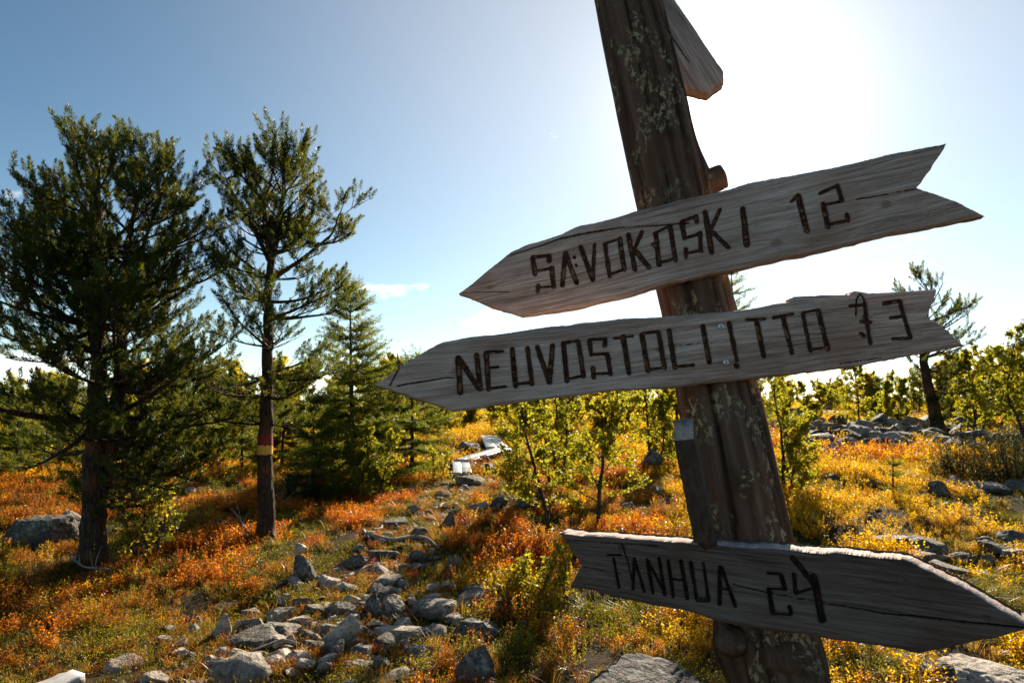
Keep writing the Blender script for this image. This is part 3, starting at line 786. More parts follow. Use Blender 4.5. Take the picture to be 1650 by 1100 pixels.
# ------------------------------------------------------------------ the signpost
def seg_dist(a, b, s):
    (ax, ay), (bx, by) = s[0], s[1]
    dx, dy = bx - ax, by - ay
    t = np.clip(((a - ax)*dx + (b - ay)*dy)/max(dx*dx + dy*dy, 1e-12), 0, 1)
    return np.hypot(a - ax - t*dx, b - ay - t*dy), t
def pl(x, P):                              # polyline with straight extension at both ends
    P = P[np.argsort(P[:, 0])]
    y = np.interp(x, P[:, 0], P[:, 1])
    m0 = (P[1, 1] - P[0, 1])/(P[1, 0] - P[0, 0]); m1 = (P[-1, 1] - P[-2, 1])/(P[-1, 0] - P[-2, 0])
    y = np.where(x < P[0, 0], P[0, 1] + m0*(x - P[0, 0]), y)
    return np.where(x > P[-1, 0], P[-1, 1] + m1*(x - P[-1, 0]), y)
post_root = None
def sign_board(centre, Y, yaw, tilt, thick, top, bot, left, right, strokes, cracks, knots, parent, label, seed, roll=0.0, ns=640, nv=84, depth=0.0085, swid=5.2, chamfer=0.006, mat='board'):
    """a plank with shaped ends and carved letters; outlines are photo pixels laid on the plank's own plane"""
    P0 = at(centre[0], centre[1], Y)
    cy_, sy_ = math.cos(yaw), math.sin(yaw)
    n = np.array([-sy_*math.cos(tilt), -cy_*math.cos(tilt), -math.sin(tilt)]); n /= np.linalg.norm(n)
    def onp(p):
        d = ray(*p); o = np.array([0, 0, EYE])
        return o + d*(((P0 - o) @ n)/(d @ n))
    e0, e1 = onp((top[0][0], 0.5*(top[0][1] + bot[0][1]))), onp((top[-1][0], 0.5*(top[-1][1] + bot[-1][1])))
    a = e1 - e0; a /= np.linalg.norm(a)
    b = np.cross(n, a)
    C = lambda pts: np.array([((onp(p) - P0) @ a, (onp(p) - P0) @ b) for p in pts])
    Tq, Bq, Lq, Rq = C(top), C(bot), C(left), C(right)
    def vof(q): return (q[:, 1] - pl(q[:, 0], Bq))/(pl(q[:, 0], Tq) - pl(q[:, 0], Bq))
    def endfn(q):
        v = vof(q); o = np.argsort(v); v, q0 = v[o], q[o, 0]
        return lambda t: np.interp(t, v, q0)
    fl, fr = endfn(Lq), endfn(Rq)
    rr = np.random.default_rng(seed)
    v = np.linspace(0, 1, nv + 1); s = np.linspace(0, 1, ns + 1)
    S_, V_ = np.meshgrid(s, v, indexing='ij')
    le = fl(V_) + (fbm(V_*14, 0*V_, seed=seed) - .5)*0.005
    re = fr(V_) + (fbm(V_*14, 0*V_ + 5, seed=seed) - .5)*0.005
    A = le + (re - le)*S_
    rag_t = (fbm(A*11, 0*A, seed=seed + 1, octv=6, gain=0.42) - .5)*0.009 + (vnoise(A*420, 0*A, seed=seed + 2) - .5)*0.0010
    rag_b = (fbm(A*13, 0*A + 9, seed=seed + 3, octv=6, gain=0.45) - .5)*0.010 + (vnoise(A*350, 0*A, seed=seed + 4) - .5)*0.0016
    Tt, Bb = pl(A, Tq) + rag_t, pl(A, Bq) + rag_b
    B = Bb + (Tt - Bb)*V_
    # grain relief
    warp = (fbm(A*3, B*9, seed=seed + 5, octv=3) - .5)*0.02
    kn = np.zeros_like(A)
    for (kx, ky, kr) in knots:
        q = C([(kx, ky)])[0]; r_ = kr/F_PX*Y
        dd = np.hypot((A - q[0])*0.7, B - q[1])
        warp = warp + np.sign(B - q[1])*0.5*r_*np.exp(-(dd/(2.2*r_))**2)
        kn = np.maximum(kn, 1 - smooth(0.5*r_, 1.05*r_, dd))
    g = 0.34*fbm(A*4, (B + warp)*150, seed=seed + 6, octv=4) + 0.36*vnoise(A*11, (B + warp)*460, seed=seed + 7) + 0.30*vnoise(A*24, (B + warp)*800, seed=seed + 8)
    H = (g - .5)*0.0022 + (fbm(A*5, B*9, seed=seed + 9, octv=2) - .5)*0.006
    grain = np.clip((g - 0.5)*1.9 + 0.5 + (fbm(A*4, B*14, seed=seed + 10) - .5)*0.8, 0, 1)
    groove = np.zeros_like(A)
    for st in strokes:
        wpx = st[4] if len(st) > 4 else swid
        q = C([(st[0], st[1]), (st[2], st[3])])
        d, t = seg_dist(A, B, q)
        w = 0.84*wpx/F_PX*Y*(1 + 0.28*(fbm(t*5 + st[0], 0*t, seed=seed + 11) - .5))
        w = w*(1 + 0.15*(vnoise(A*220, B*220, seed=seed + 12) - .5))
        pr = np.clip(1 - (d/w)**2, 0, 1)**0.55
        pr = pr*np.clip(rr.uniform(0.62, 1.0) + 0.9*(fbm(A*45 + st[1], B*45, seed=seed + 16, octv=3) - .5), 0.12, 1.0)
        groove = np.maximum(groove, pr)
        dist_g = smooth(1.35, 0.9, d/w)
        grain = grain*(1 - 0.15*dist_g)
    H = H - depth*groove*(0.75 + 0.5*vnoise(A*60, B*60, seed=seed + 13))
    for cr in cracks:                      # long drying checks
        Q = C(cr[0])
        dmin = np.full_like(A, 9.0)
        for q0, q1 in zip(Q[:-1], Q[1:]):
            d, _ = seg_dist(A, B + (fbm(A*14, 0*A, seed=seed + 14) - .5)*0.006, (q0, q1)); dmin = np.minimum(dmin, d)
        k = 1 - smooth(0.3, 1.0, dmin/(cr[1]/F_PX*Y*(0.25 + 1.3*fbm(A*9 + seed, 0*A, seed=seed + 15, octv=3))))
        H -= 0.005*k; groove = np.maximum(groove, 0.75*k)
    H -= 0.003*kn; grain = grain*(1 - 0.7*kn)
    # worn edges fall back a little
    W_ = (Tt - Bb)
    ed = np.minimum.reduce([V_*W_, (1 - V_)*W_, S_*(re - le), (1 - S_)*(re - le)])
    H -= chamfer*np.clip(1 - ed/0.007, 0, 1)**2
    o = P0
    front = o + A[..., None]*a + B[..., None]*b + H[..., None]*n
    Vt = [front.reshape(-1, 3)]
    gr, gv = [grain.ravel()], [groove.ravel()]
    ab = [np.stack([A, B, H], -1).reshape(-1, 3)]
    i, j = np.meshgrid(np.arange(ns), np.arange(nv), indexing='ij')
    q = i*(nv + 1) + j
    F = [np.stack([q, q + nv + 1, q + nv + 2, q + 1], -1).reshape(-1, 4)]
    idx = np.arange((ns + 1)*(nv + 1)).reshape(ns + 1, nv + 1)
    loop = np.concatenate([idx[:, 0], idx[-1, 1:], idx[-2::-1, -1], idx[0, -2:0:-1]])   # bottom, right, top back, left down
    m = len(loop)
    base = (ns + 1)*(nv + 1)
    la, lb = A.ravel()[loop], B.ravel()[loop]
    prev = loop
    cen = np.array([la.mean(), lb.mean()])
    for k, f in enumerate((0.35, 0.7, 1.0)):
        jit = (vnoise(la*90 + 3*k, lb*200, seed=seed + 20 + k) - .5)*0.004
        shr = 0.004 if f == 1.0 else 0.0
        A2 = la + jit*0.5 - shr*np.sign(la - cen[0]); B2 = lb + jit - shr*np.sign(lb - cen[1])
        P = o + A2[:, None]*a + B2[:, None]*b - (thick*f)*n
        Vt.append(P); ab.append(np.stack([A2, B2, np.full(m, -thick*f)], -1))
        gr.append(np.clip(0.62 + 0.5*(vnoise(la*60, np.full(m, f*40), seed=seed + 30 + k) - .5), 0, 1)); gv.append(np.zeros(m))
        cur = base + k*m + np.arange(m)
        F.append(np.stack([prev, cur, np.roll(cur, -1), np.roll(prev, -1)], -1))
        prev = cur
    # the back
    ss, vv = np.arange(0, ns + 1, 8), np.arange(0, nv + 1, 4)
    Ab, Bk = A[np.ix_(ss, vv)], B[np.ix_(ss, vv)]
    Pb = (o + Ab[..., None]*a + Bk[..., None]*b - thick*n).reshape(-1, 3)
    off = base + 3*m; nb = len(vv)
    Vt.append(Pb); ab.append(np.stack([Ab, Bk, 0*Ab - thick], -1).reshape(-1, 3)); gr.append(np.full(len(Pb), .5)); gv.append(np.zeros(len(Pb)))
    i, j = np.meshgrid(np.arange(len(ss) - 1), np.arange(nb - 1), indexing='ij')
    q = off + i*nb + j
    F.append(np.stack([q, q + 1, q + nb + 1, q + nb], -1).reshape(-1, 4))
    org = np.asarray(parent.location)
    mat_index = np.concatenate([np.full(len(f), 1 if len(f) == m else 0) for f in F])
    me = new_mesh('sign_board', np.vstack(Vt) - org, F, {'grain': np.concatenate(gr), 'groove': np.concatenate(gv), 'ab': np.vstack(ab)}, True, [M[mat], M['board']], mat_index)  # rim stays in the lighter wood, so the lowest board's edge looks sunlit
    try: me.set_sharp_from_angle(angle=math.radians(50))
    except Exception: pass
    ob = link('sign_board', me, parent)
    ob['label'] = label
    return ob, (P0, a, b, n, C)

POST_AX = [(985, -120, 1.66), (1012, 0, 1.645), (1050, 170, 1.625), (1083, 320, 1.605), (1124, 490, 1.585), (1160, 650, 1.565), (1203, 870, 1.535), (1252, 1090, 1.50)]
POST_W = [110, 110, 116, 116, 115, 128, 139, 146]
def build_signpost():
    global post_root
    P = np.array([at(x, y, d) for x, y, d in POST_AX])
    R = np.array([w*0.5/F_PX*d[2] for w, d in zip(POST_W, POST_AX)])
    # continue down to the ground
    dirn = P[-1] - P[-2]; dirn /= np.linalg.norm(dirn)
    t = (P[-1][2] + 0.15)/(-dirn[2])
    P = np.vstack([P, P[-1] + dirn*t*0.5, P[-1] + dirn*t]); R = np.r_[R, R[-1]*1.03, R[-1]*1.08]
    foot = P[-1].copy(); foot[2] = float(ground_z(foot[0], foot[1]))
    post_root = empty('signpost', tuple(foot))
    tag(post_root, 'leaning weathered log signpost with three carved arrow boards', 'signpost')
    s = np.r_[0, np.cumsum(np.linalg.norm(np.diff(P, axis=0), axis=1))]
    n, seg = 420, 110
    tt = np.linspace(0, s[-1], n)
    Q = np.stack([np.interp(tt, s, P[:, k]) for k in range(3)], -1)
    for _ in range(30): Q[1:-1] = .25*Q[:-2] + .5*Q[1:-1] + .25*Q[2:]
    Rr = np.interp(tt, s, R)
    Tn = np.gradient(Q, axis=0); Tn /= np.linalg.norm(Tn, axis=1)[:, None]
    X = np.cross(Tn, np.array([0, 1.0, 0])); X /= np.linalg.norm(X, axis=1)[:, None]   # axis runs downwards
    Yv = np.cross(Tn, X)
    th = np.linspace(0, 2*np.pi, seg, endpoint=False)
    TH, SS = np.meshgrid(th, tt, indexing='xy')
    cx_, sx_ = np.cos(TH), np.sin(TH)
    lobes = (fbm(cx_*1.2 + 4, sx_*1.2, SS*1.6, seed=50, octv=3) - .5)*0.28
    fl = (fbm(cx_*6, sx_*6, SS*1.8, seed=51, octv=4) - .5)*0.11
    ch = fbm(cx_*11 + (fbm(cx_*2, sx_*2, SS*5, seed=55) - .5)*2, sx_*11, SS*0.9, seed=52, octv=2)
    crack = smooth(0.67, 0.74, ch)
    rad = Rr[:, None]*(1 + lobes*0.5 + fl) - 0.010*crack
    grain = np.clip(0.5 + 1.4*(fbm(cx_*9, sx_*9, SS*2.2, seed=53, octv=4) - .5) - 0.6*crack, 0, 1)
    # knots and stubs swell the log
    for (kx, ky, kr, kh) in ((1168, 775, 30, 0.012), (1215, 700, 22, 0.006), (1100, 470, 24, 0.008), (1150, 296, 34, 0.018), (1165, 1030, 36, 0.02), (1268, 1055, 44, 0.026), (1060, 240, 26, 0.006)):
        i = np.argmin(np.abs(np.array([((CY - 0)*0 + 0) for _ in tt])) if False else [abs(project(q)[1] - ky) for q in Q])
        ang = math.acos(max(-1, min(1, (kx - project(Q[i])[0])/(Rr[i]*F_PX/Q[i][1]))))
        # angle measured in the X / Yv frame; the visible half has Yv towards the viewer
        sgn = 1 if Yv[i][1] < 0 else -1
        xs = 1 if X[i][0] > 0 else -1
        a0 = math.atan2(sgn*math.sin(ang), xs*math.cos(ang))
        rr_ = kr/F_PX*Q[i][1]
        da = np.angle(np.exp(1j*(TH - a0)))*Rr[i]
        dd = np.hypot(da, (SS - tt[i])*0.8)
        rad = rad + kh*np.exp(-(dd/rr_)**2)
        grain = grain*(1 - 0.75*np.exp(-(dd/(0.45*rr_))**2))
    V = Q[:, None, :] + rad[..., None]*(cx_[..., None]*X[:, None, :] + sx_[..., None]*Yv[:, None, :])
    i, j = np.meshgrid(np.arange(n - 1), np.arange(seg), indexing='ij')
    a = i*seg + j; b = i*seg + (j + 1) % seg
    F = [np.stack([a, a + seg, b + seg, b], -1).reshape(-1, 4), np.arange(seg)[None, :], ((n - 1)*seg + np.arange(seg))[None, ::-1]]
    abv = np.stack([cx_*0.09, sx_*0.09, SS], -1).reshape(-1, 3)
    me = new_mesh('post', V.reshape(-1, 3) - foot, F, {'grain': grain.ravel(), 'ab': abv}, True, [M['post']])
    po = link('post', me, post_root); po['label'] = 'thick leaning grey log with pale lichen patches'
    # sawn branch stubs
    def stub(p, d, r, L, dep):
        A = at(*p, dep); dv = np.array(d, float); dv /= np.linalg.norm(dv)
        pts = np.array([A + dv*L*t for t in (-0.6, 0, .45, .85, 1.0)])
        V, F = tube(pts, np.array([1.45, 1.2, 1.0, 0.97, 0.93])*r, 22, True, 0.16)
        m = new_mesh('branch_stub', V - foot, F, {'grain': np.full(len(V), .5), 'ab': V*np.array([1, 1, 1])}, True, [M['post']])
        link('branch_stub', m, po)
    stub((1130, 298), (1.0, -0.15, 0.35), 0.030, 0.055, 1.60)
    stub((1176, 1032), (-0.55, -0.8, 0.25), 0.023, 0.028, 1.44)
    stub((1262, 1056), (0.4, -0.85, 0.2), 0.031, 0.030, 1.42)
    # ---- boards
    D5 = math.radians
    top_str = [(858.5,415,862,441),(858.5,414,885,412,3.6),(885,415,885,420,6),(862,437,889,432,3),(889,432,892,461),(892,461,868,463,2.6),(867,460,866,469,5.5),
      (911,408,906,459),(911,408,929,455),(925,414,926,415,3),(928,427,929,428,3.2),(935.5,398,955,450),(958,394,955,450,4.5),
      (975,394,982.5,445),(998.5,385,1006,434),(983,442,1008,433,3),(975,392,998,385,3),
      (1012.5,378.5,1023,434),(1034,374,1022,402,4),(1024,404,1045.5,430),
      (1056.7,376,1062,426),(1080,364,1088.6,419),(1057,374,1080,364,3),(1063,423,1087,417,3),(1053,394,1055,395,5),
      (1099,358,1103,384),(1099,356,1122,349,3.6),(1122,349,1123,357,5),(1103,384,1128,376,3),(1128.4,375,1129.5,404),(1105,408,1128,404,2.8),(1105.7,402,1105,414,5.5),
      (1136.7,342,1147,406,6),(1160,338,1144,373,4.2),(1150,375,1173,398),(1197.5,336,1203.6,394,6),
      (1287,316,1300.5,372,6),(1286,313.6,1276,324,3.4),
      (1322,311,1350,299,3.4),(1350,299,1357,322,5),(1357,324,1327,330,3),(1327,328,1334.5,366,5),(1334.5,362,1365,356,3),(1365,346,1366,356,4.5)]
    top_str = [tuple(q) for q in top_str]
    sign_board((1110, 380), 1.485, D5(10), D5(0), 0.034,
      [(822,405),(848,393),(905,377),(925,366),(1000,346),(1030,338),(1100,322),(1165,307),(1207,294),(1235,290),(1300,276),(1400,256),(1527,230)],
      [(838,508),(930,497),(985,483),(1060,461),(1150,441),(1255,419),(1300,411),(1380,391),(1440,376),(1590,347)],
      [(838,508),(790,493),(737,473),(775,443),(822,405)], [(1590,347),(1540,322),(1478,302),(1500,272),(1527,230)],
      top_str, [([(822,412),(905,384),(1000,366),(1110,360)],1.6),([(1480,304),(1440,312),(1380,322)],1.0),([(745,472),(820,470)],0.9)],
      [(1428,330,7),(790,462,5),(1250,392,8)], post_root, 'uppermost arrow board pointing left, carved SAVOKOSKI 12, tail notched', 201)
    mid_str = [(738,577,742,632,5.6),(740,577,771,626,5),(768,572,774,626,5.4),
      (783.4,569,787.5,627,5),(783,567,810,566,2.6),(787.5,593,803,591,2.6),(787.5,626,815,623,2.8),
      (825.6,563,831,622),(850,561,857.6,618),(832,619,857,616,2.8),(866,559,885,615),(890.5,557,886,615),
      (908,554,914,613),(932.4,552,940.6,605),(908,552,932,549,3.2),(914,611,940,605,2.8),
      (950,550,953,571),(950,547,976.7,546,3),(975.6,547,975,556,5),(953,571,979,570,2.8),(979,571,984,602),(984,601,957,602,2.6),(956,594,957,608,5),
      (1004.5,543,1014,601,5.8),(990,545,1020,541.5,3),(1035,540,1044.7,597,5.6),(1062,537,1071.5,592,5.6),(1035,537,1062,534,3.2),(1045,596,1071,592,3),
      (1078.7,533,1088,591,5.6),(1088,591,1118,588,3),(1133,526,1143.6,583,5.6),(1175.5,521,1188,580,5.6),(1187,589,1188,589.5,6),
      (1220,520,1231,573,5.6),(1203,515,1233,514,3),(1262.7,514,1276,568,5.6),(1246,512,1277,506,3),
      (1293.6,506,1306,565,5),(1319,502,1333.7,561,6),(1293,504,1319,499,3),(1306,563,1333,560,3),
      (1394.5,489,1403,552,5.6),(1380,508,1381,481,2.2),(1381,481,1387,473,2),(1387,473,1393,481,2),(1393,481,1396,505,2.4),(1370,493,1392,491,3),(1388,518,1404,519,4.4),(1388,538,1393,541,5),
      (1425.5,489,1450,485,4.6),(1452,487,1467.7,543,5.6),(1436,512,1454,510,3.6),(1439,546,1467,545,3.6)]
    midb, (P0, a, b, nn, C) = sign_board((1150, 545), 1.452, D5(-6), D5(0), 0.034,
      [(711,551),(760,542),(900,524),(1000,513),(1080,508),(1150,505),(1215,496),(1250,489),(1279,487),(1281,478),(1330,474),(1372,473),(1380,466),(1402,470),(1440,470),(1512,466)],
      [(730,664),(760,659),(900,641),(1000,629),(1090,623),(1180,615),(1270,604),(1340,594),(1400,586),(1480,573),(1555,558)],
      [(730,664),(665,641),(603,620),(650,588),(711,551)], [(1555,558),(1530,534),(1496,510),(1505,490),(1512,466)],
      mid_str, [([(640,621),(658,617),(732,608)],1.5),([(1088,556),(1180,548)],0.8),([(1350,586),(1420,575)],0.8),([(628,620),(644,590)],1.2)],
      [(1062,563,5),(738,600,10),(1395,512,7)], post_root, 'middle arrow board pointing left, carved NEUVOSTOLIITTO 73, with two screws', 202)
    for (sx, sy) in ((1161, 526), (1169, 584)):
        q = C([(sx, sy)])[0]
        c = P0 + q[0]*a + q[1]*b + nn*0.002
        mb = MB()
        rr = 5.0/F_PX*1.45
        V, F = tube([c - nn*0.010, c + nn*0.0005, c + nn*0.0018], [rr*0.98, rr, rr*0.82], 20); mb.add(V, F)
        o = link('screw', mb.mesh('screw', [M['steel']], False, foot), midb)
        mb = MB()
        for ang in (0.3, 0.3 + math.pi/2):
            u = math.cos(ang)*a + math.sin(ang)*b; w = np.cross(nn, u)
            L, wd = rr*0.5, rr*0.11
            k = c + nn*0.0022
            mb.add([k - u*L - w*wd, k + u*L - w*wd, k + u*L + w*wd, k - u*L + w*wd], np.array([[0, 1, 2, 3]]))
        link('screw_slot', mb.mesh('screw_slot', [M['rock_dark']], False, foot), midb)
    # splinter standing off the point
    mb = MB()
    k0, k1 = at(643, 606, 1.50), at(640, 569, 1.51)
    V, F = tube([k0, 0.5*(k0 + k1) + np.array([.002, 0, 0]), k1], [0.0042, 0.0036, 0.0008], 6); mb.add(V, F)
    k0, k1 = at(641, 578, 1.505), at(652, 592, 1.495)
    V, F = tube([k0, k1], [0.0012, 0.002], 5); mb.add(V, F)
    link('splinter', mb.mesh('splinter', [M['batten']], True, foot), midb)
    bot_str = [(989,900,997,945,4),(979,894,1001,893.6,2.4),(1022,900,1038,952,4),(1022,900,1020,948,4),
      (1042.5,902,1052,954,4.4),(1044.5,904,1071,955,3.6),(1062,900,1071,957,4),(1076.5,904,1084.7,960,4.2),(1097,904,1107.4,963,4.6),(1081,932,1102,935,2.4),
      (1112.5,906,1122,963,4.6),(1133,908,1141,965,4.2),(1124,966,1141,967,4.6),(1160,914,1159,972,4.4),(1162,914,1184.7,976,4),(1163,948,1176,950,2.2),
      (1237,923,1258,925,3),(1259,927,1264,948,5),(1263,949,1240,948,2.6),(1239,949,1245,987,4.6),(1246,988,1274,990,2.8),(1272,977,1274,988,4.4),
      (1278,899,1311,940,6),(1311,929,1324,998,7),(1279,925,1282,955,4.4),(1282,955,1308,948,2.4)]
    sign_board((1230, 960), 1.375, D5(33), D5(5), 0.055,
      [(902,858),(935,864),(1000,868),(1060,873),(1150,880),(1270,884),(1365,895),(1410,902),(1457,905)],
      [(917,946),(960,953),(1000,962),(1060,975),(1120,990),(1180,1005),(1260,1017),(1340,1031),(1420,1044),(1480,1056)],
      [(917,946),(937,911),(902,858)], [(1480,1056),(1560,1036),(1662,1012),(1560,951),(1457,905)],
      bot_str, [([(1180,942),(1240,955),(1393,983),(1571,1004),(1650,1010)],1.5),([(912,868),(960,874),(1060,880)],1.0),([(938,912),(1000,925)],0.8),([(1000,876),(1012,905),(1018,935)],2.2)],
      [(1002,882,7),(1590,995,5)], post_root, 'lowest arrow board pointing right, carved TANHUA 24, dark with a sunlit upper edge', 203, swid=4.6, chamfer=0.0035, mat='board_shaded')
    sign_board((1085, 40), 1.70, D5(14), D5(0), 0.05,
      [(1010,-135),(1045,-60),(1090,5),(1130,60),(1166,112)],
      [(930,-70),(975,-20),(1020,40),(1060,90),(1104,140)],
      [(930,-70),(1010,-135)], [(1104,140),(1140,150),(1168,128),(1166,112)],
      [], [([(990,-60),(1040,10)],1.4),([(1060,30),(1110,100)],1.0)], [], post_root, 'slanting weathered board end at the top of the post, cut by the frame', 204, ns=200, nv=60)
    # batten nailed to the log
    A0, A1 = at(1103, 700, 1.330), at(1136, 884, 1.365)
    ax = A1 - A0; L = np.linalg.norm(ax); ax /= L
    sx = np.array([1.0, -0.36, 0.0]); sx -= (sx @ ax)*ax; sx /= np.linalg.norm(sx)
    sz = np.cross(ax, sx); sz = sz if sz[1] < 0 else -sz
    hw, hd = 0.0195, 0.022
    V = []; nseg = 22
    prof = [(-1, .97), (-.96, 1.0), (0, 1.0), (.95, 1.0), (1, .95), (1.0, 0), (1, -1), (0, -1.0), (-1, -1), (-1.0, 0)]
    rr = np.random.default_rng(33)
    for k in range(nseg + 1):
        t = k/nseg
        for (u, w) in prof:
            tl = t*L
            if k == 0: tl += -0.030*(1 - w)*0.5 + 0.004 + rr.normal()*0.0008     # the upper end is sawn at a slant
            if k == nseg: tl += (-0.018 if u < 0 else 0.006) + rr.normal()*0.003
            V.append(A0 + ax*tl + sx*(u*hw + rr.normal()*0.0006) + sz*(w*hd + rr.normal()*0.0006) - sz*0.030*t)
    k = len(prof)
    i, j = np.meshgrid(np.arange(nseg), np.arange(k), indexing='ij')
    a_ = i*k + j; b_ = i*k + (j + 1) % k
    F = [np.stack([a_, b_, b_ + k, a_ + k], -1).reshape(-1, 4), np.arange(k)[None, :], (nseg*k + np.arange(k))[None, ::-1]]
    me = new_mesh('batten', np.array(V) - foot, F, {'grain': np.full(len(V), .4), 'ab': np.array(V)[:, [2, 0, 1]]}, False, [M['batten']])
    import bmesh
    bm = bmesh.new(); bm.from_mesh(me); bmesh.ops.recalc_face_normals(bm, faces=bm.faces); bm.to_mesh(me); bm.free()
    me.materials.append(M['endgrain'])
    for p_ in me.polygons:
        if len(p_.vertices) == k and min(p_.vertices) == 0: p_.material_index = 1
    bo_nails = []
    for t_, u_ in ((0.16, -0.2), (0.78, 0.25)):
        c_ = A0 + ax*(t_*L) + sx*u_*hw + sz*(hd - 0.030*t_)
        Vn, Fn = tube([c_ - sz*0.004, c_ + sz*0.0012, c_ + sz*0.002], [0.0028, 0.0034, 0.0022], 10)
        bo_nails.append(new_mesh('nail', Vn - foot, Fn, None, False, [M['rust']]))
    bo = link('batten', me, post_root)
    for nm_ in bo_nails: link('nail', nm_, bo)
    bo = bo; bo['label'] = 'short square batten nailed upright to the log above the lowest board'
def project(p):
    x, y, z = p[0], p[1], p[2] - EYE
    c, s = math.cos(PITCH), math.sin(PITCH)
    f = y*c + z*s; u = -y*s + z*c
    return (CX + F_PX*x/f, CY - F_PX*u/f)
build_signpost()

# ------------------------------------------------------------------ trees
def tuft_template(nb, L, nl, w, fwd, seed, droop=0.0):
    """a shoot: needle blades round an axis of length L along +Z"""
    rr = np.random.default_rng(seed)
    V, F = [], []
    for k in range(nb):
        t = (k + rr.random())/nb
        a = k*2.399 + rr.normal()*0.3
        el = fwd + rr.normal()*0.16 + 0.55*t*t
        d = np.array([math.cos(a)*math.cos(el), math.sin(a)*math.cos(el), math.sin(el)])
        s = np.cross(d, rr.normal(size=3)); s /= np.linalg.norm(s)
        b = np.array([0, 0, L*t])
        l = nl*(1 - 0.25*t)*rr.uniform(0.8, 1.15)
        m = b + d*l*0.45
        V += [b - s*w*0.25, m + s*w*0.5, b + d*l, m - s*w*0.5]
        F.append((4*k, 4*k + 1, 4*k + 2, 4*k + 3))
    return np.array(V), np.array(F)
PINE_T = tuft_template(50, 0.115, 0.043, 0.0078, 0.62, 1)
SPR_T = tuft_template(28, 0.15, 0.030, 0.0100, 0.35, 2)
FAR_T = tuft_template(16, 0.16, 0.075, 0.020, 0.5, 3)
JUN_T = tuft_template(22, 0.12, 0.022, 0.008, 0.7, 4)
def leaf_template():
    return np.array([(0, 0, 0), (0.5, 0.02, 0.42), (0, 0.10, 1.0), (-0.5, 0.02, 0.42)]), np.array([[0, 1, 2, 3]])
LEAF = leaf_template()

def stuff_part(name, me, parent):       # twigs or leaves past counting, one part
    o = link(name, me, parent); o['kind'] = 'stuff'; return o
def bez(p, d, L, up, n, wob):
    """a branch leaving p along d, bending up, with a wobble"""
    d = np.array(d, float)/np.linalg.norm(d); P = [np.array(p, float)]; st = L/n
    for k in range(n):
        d = d + np.array([0, 0, up/n]) + rng.normal(size=3)*wob
        d /= np.linalg.norm(d); P.append(P[-1] + d*st)
    return np.array(P)

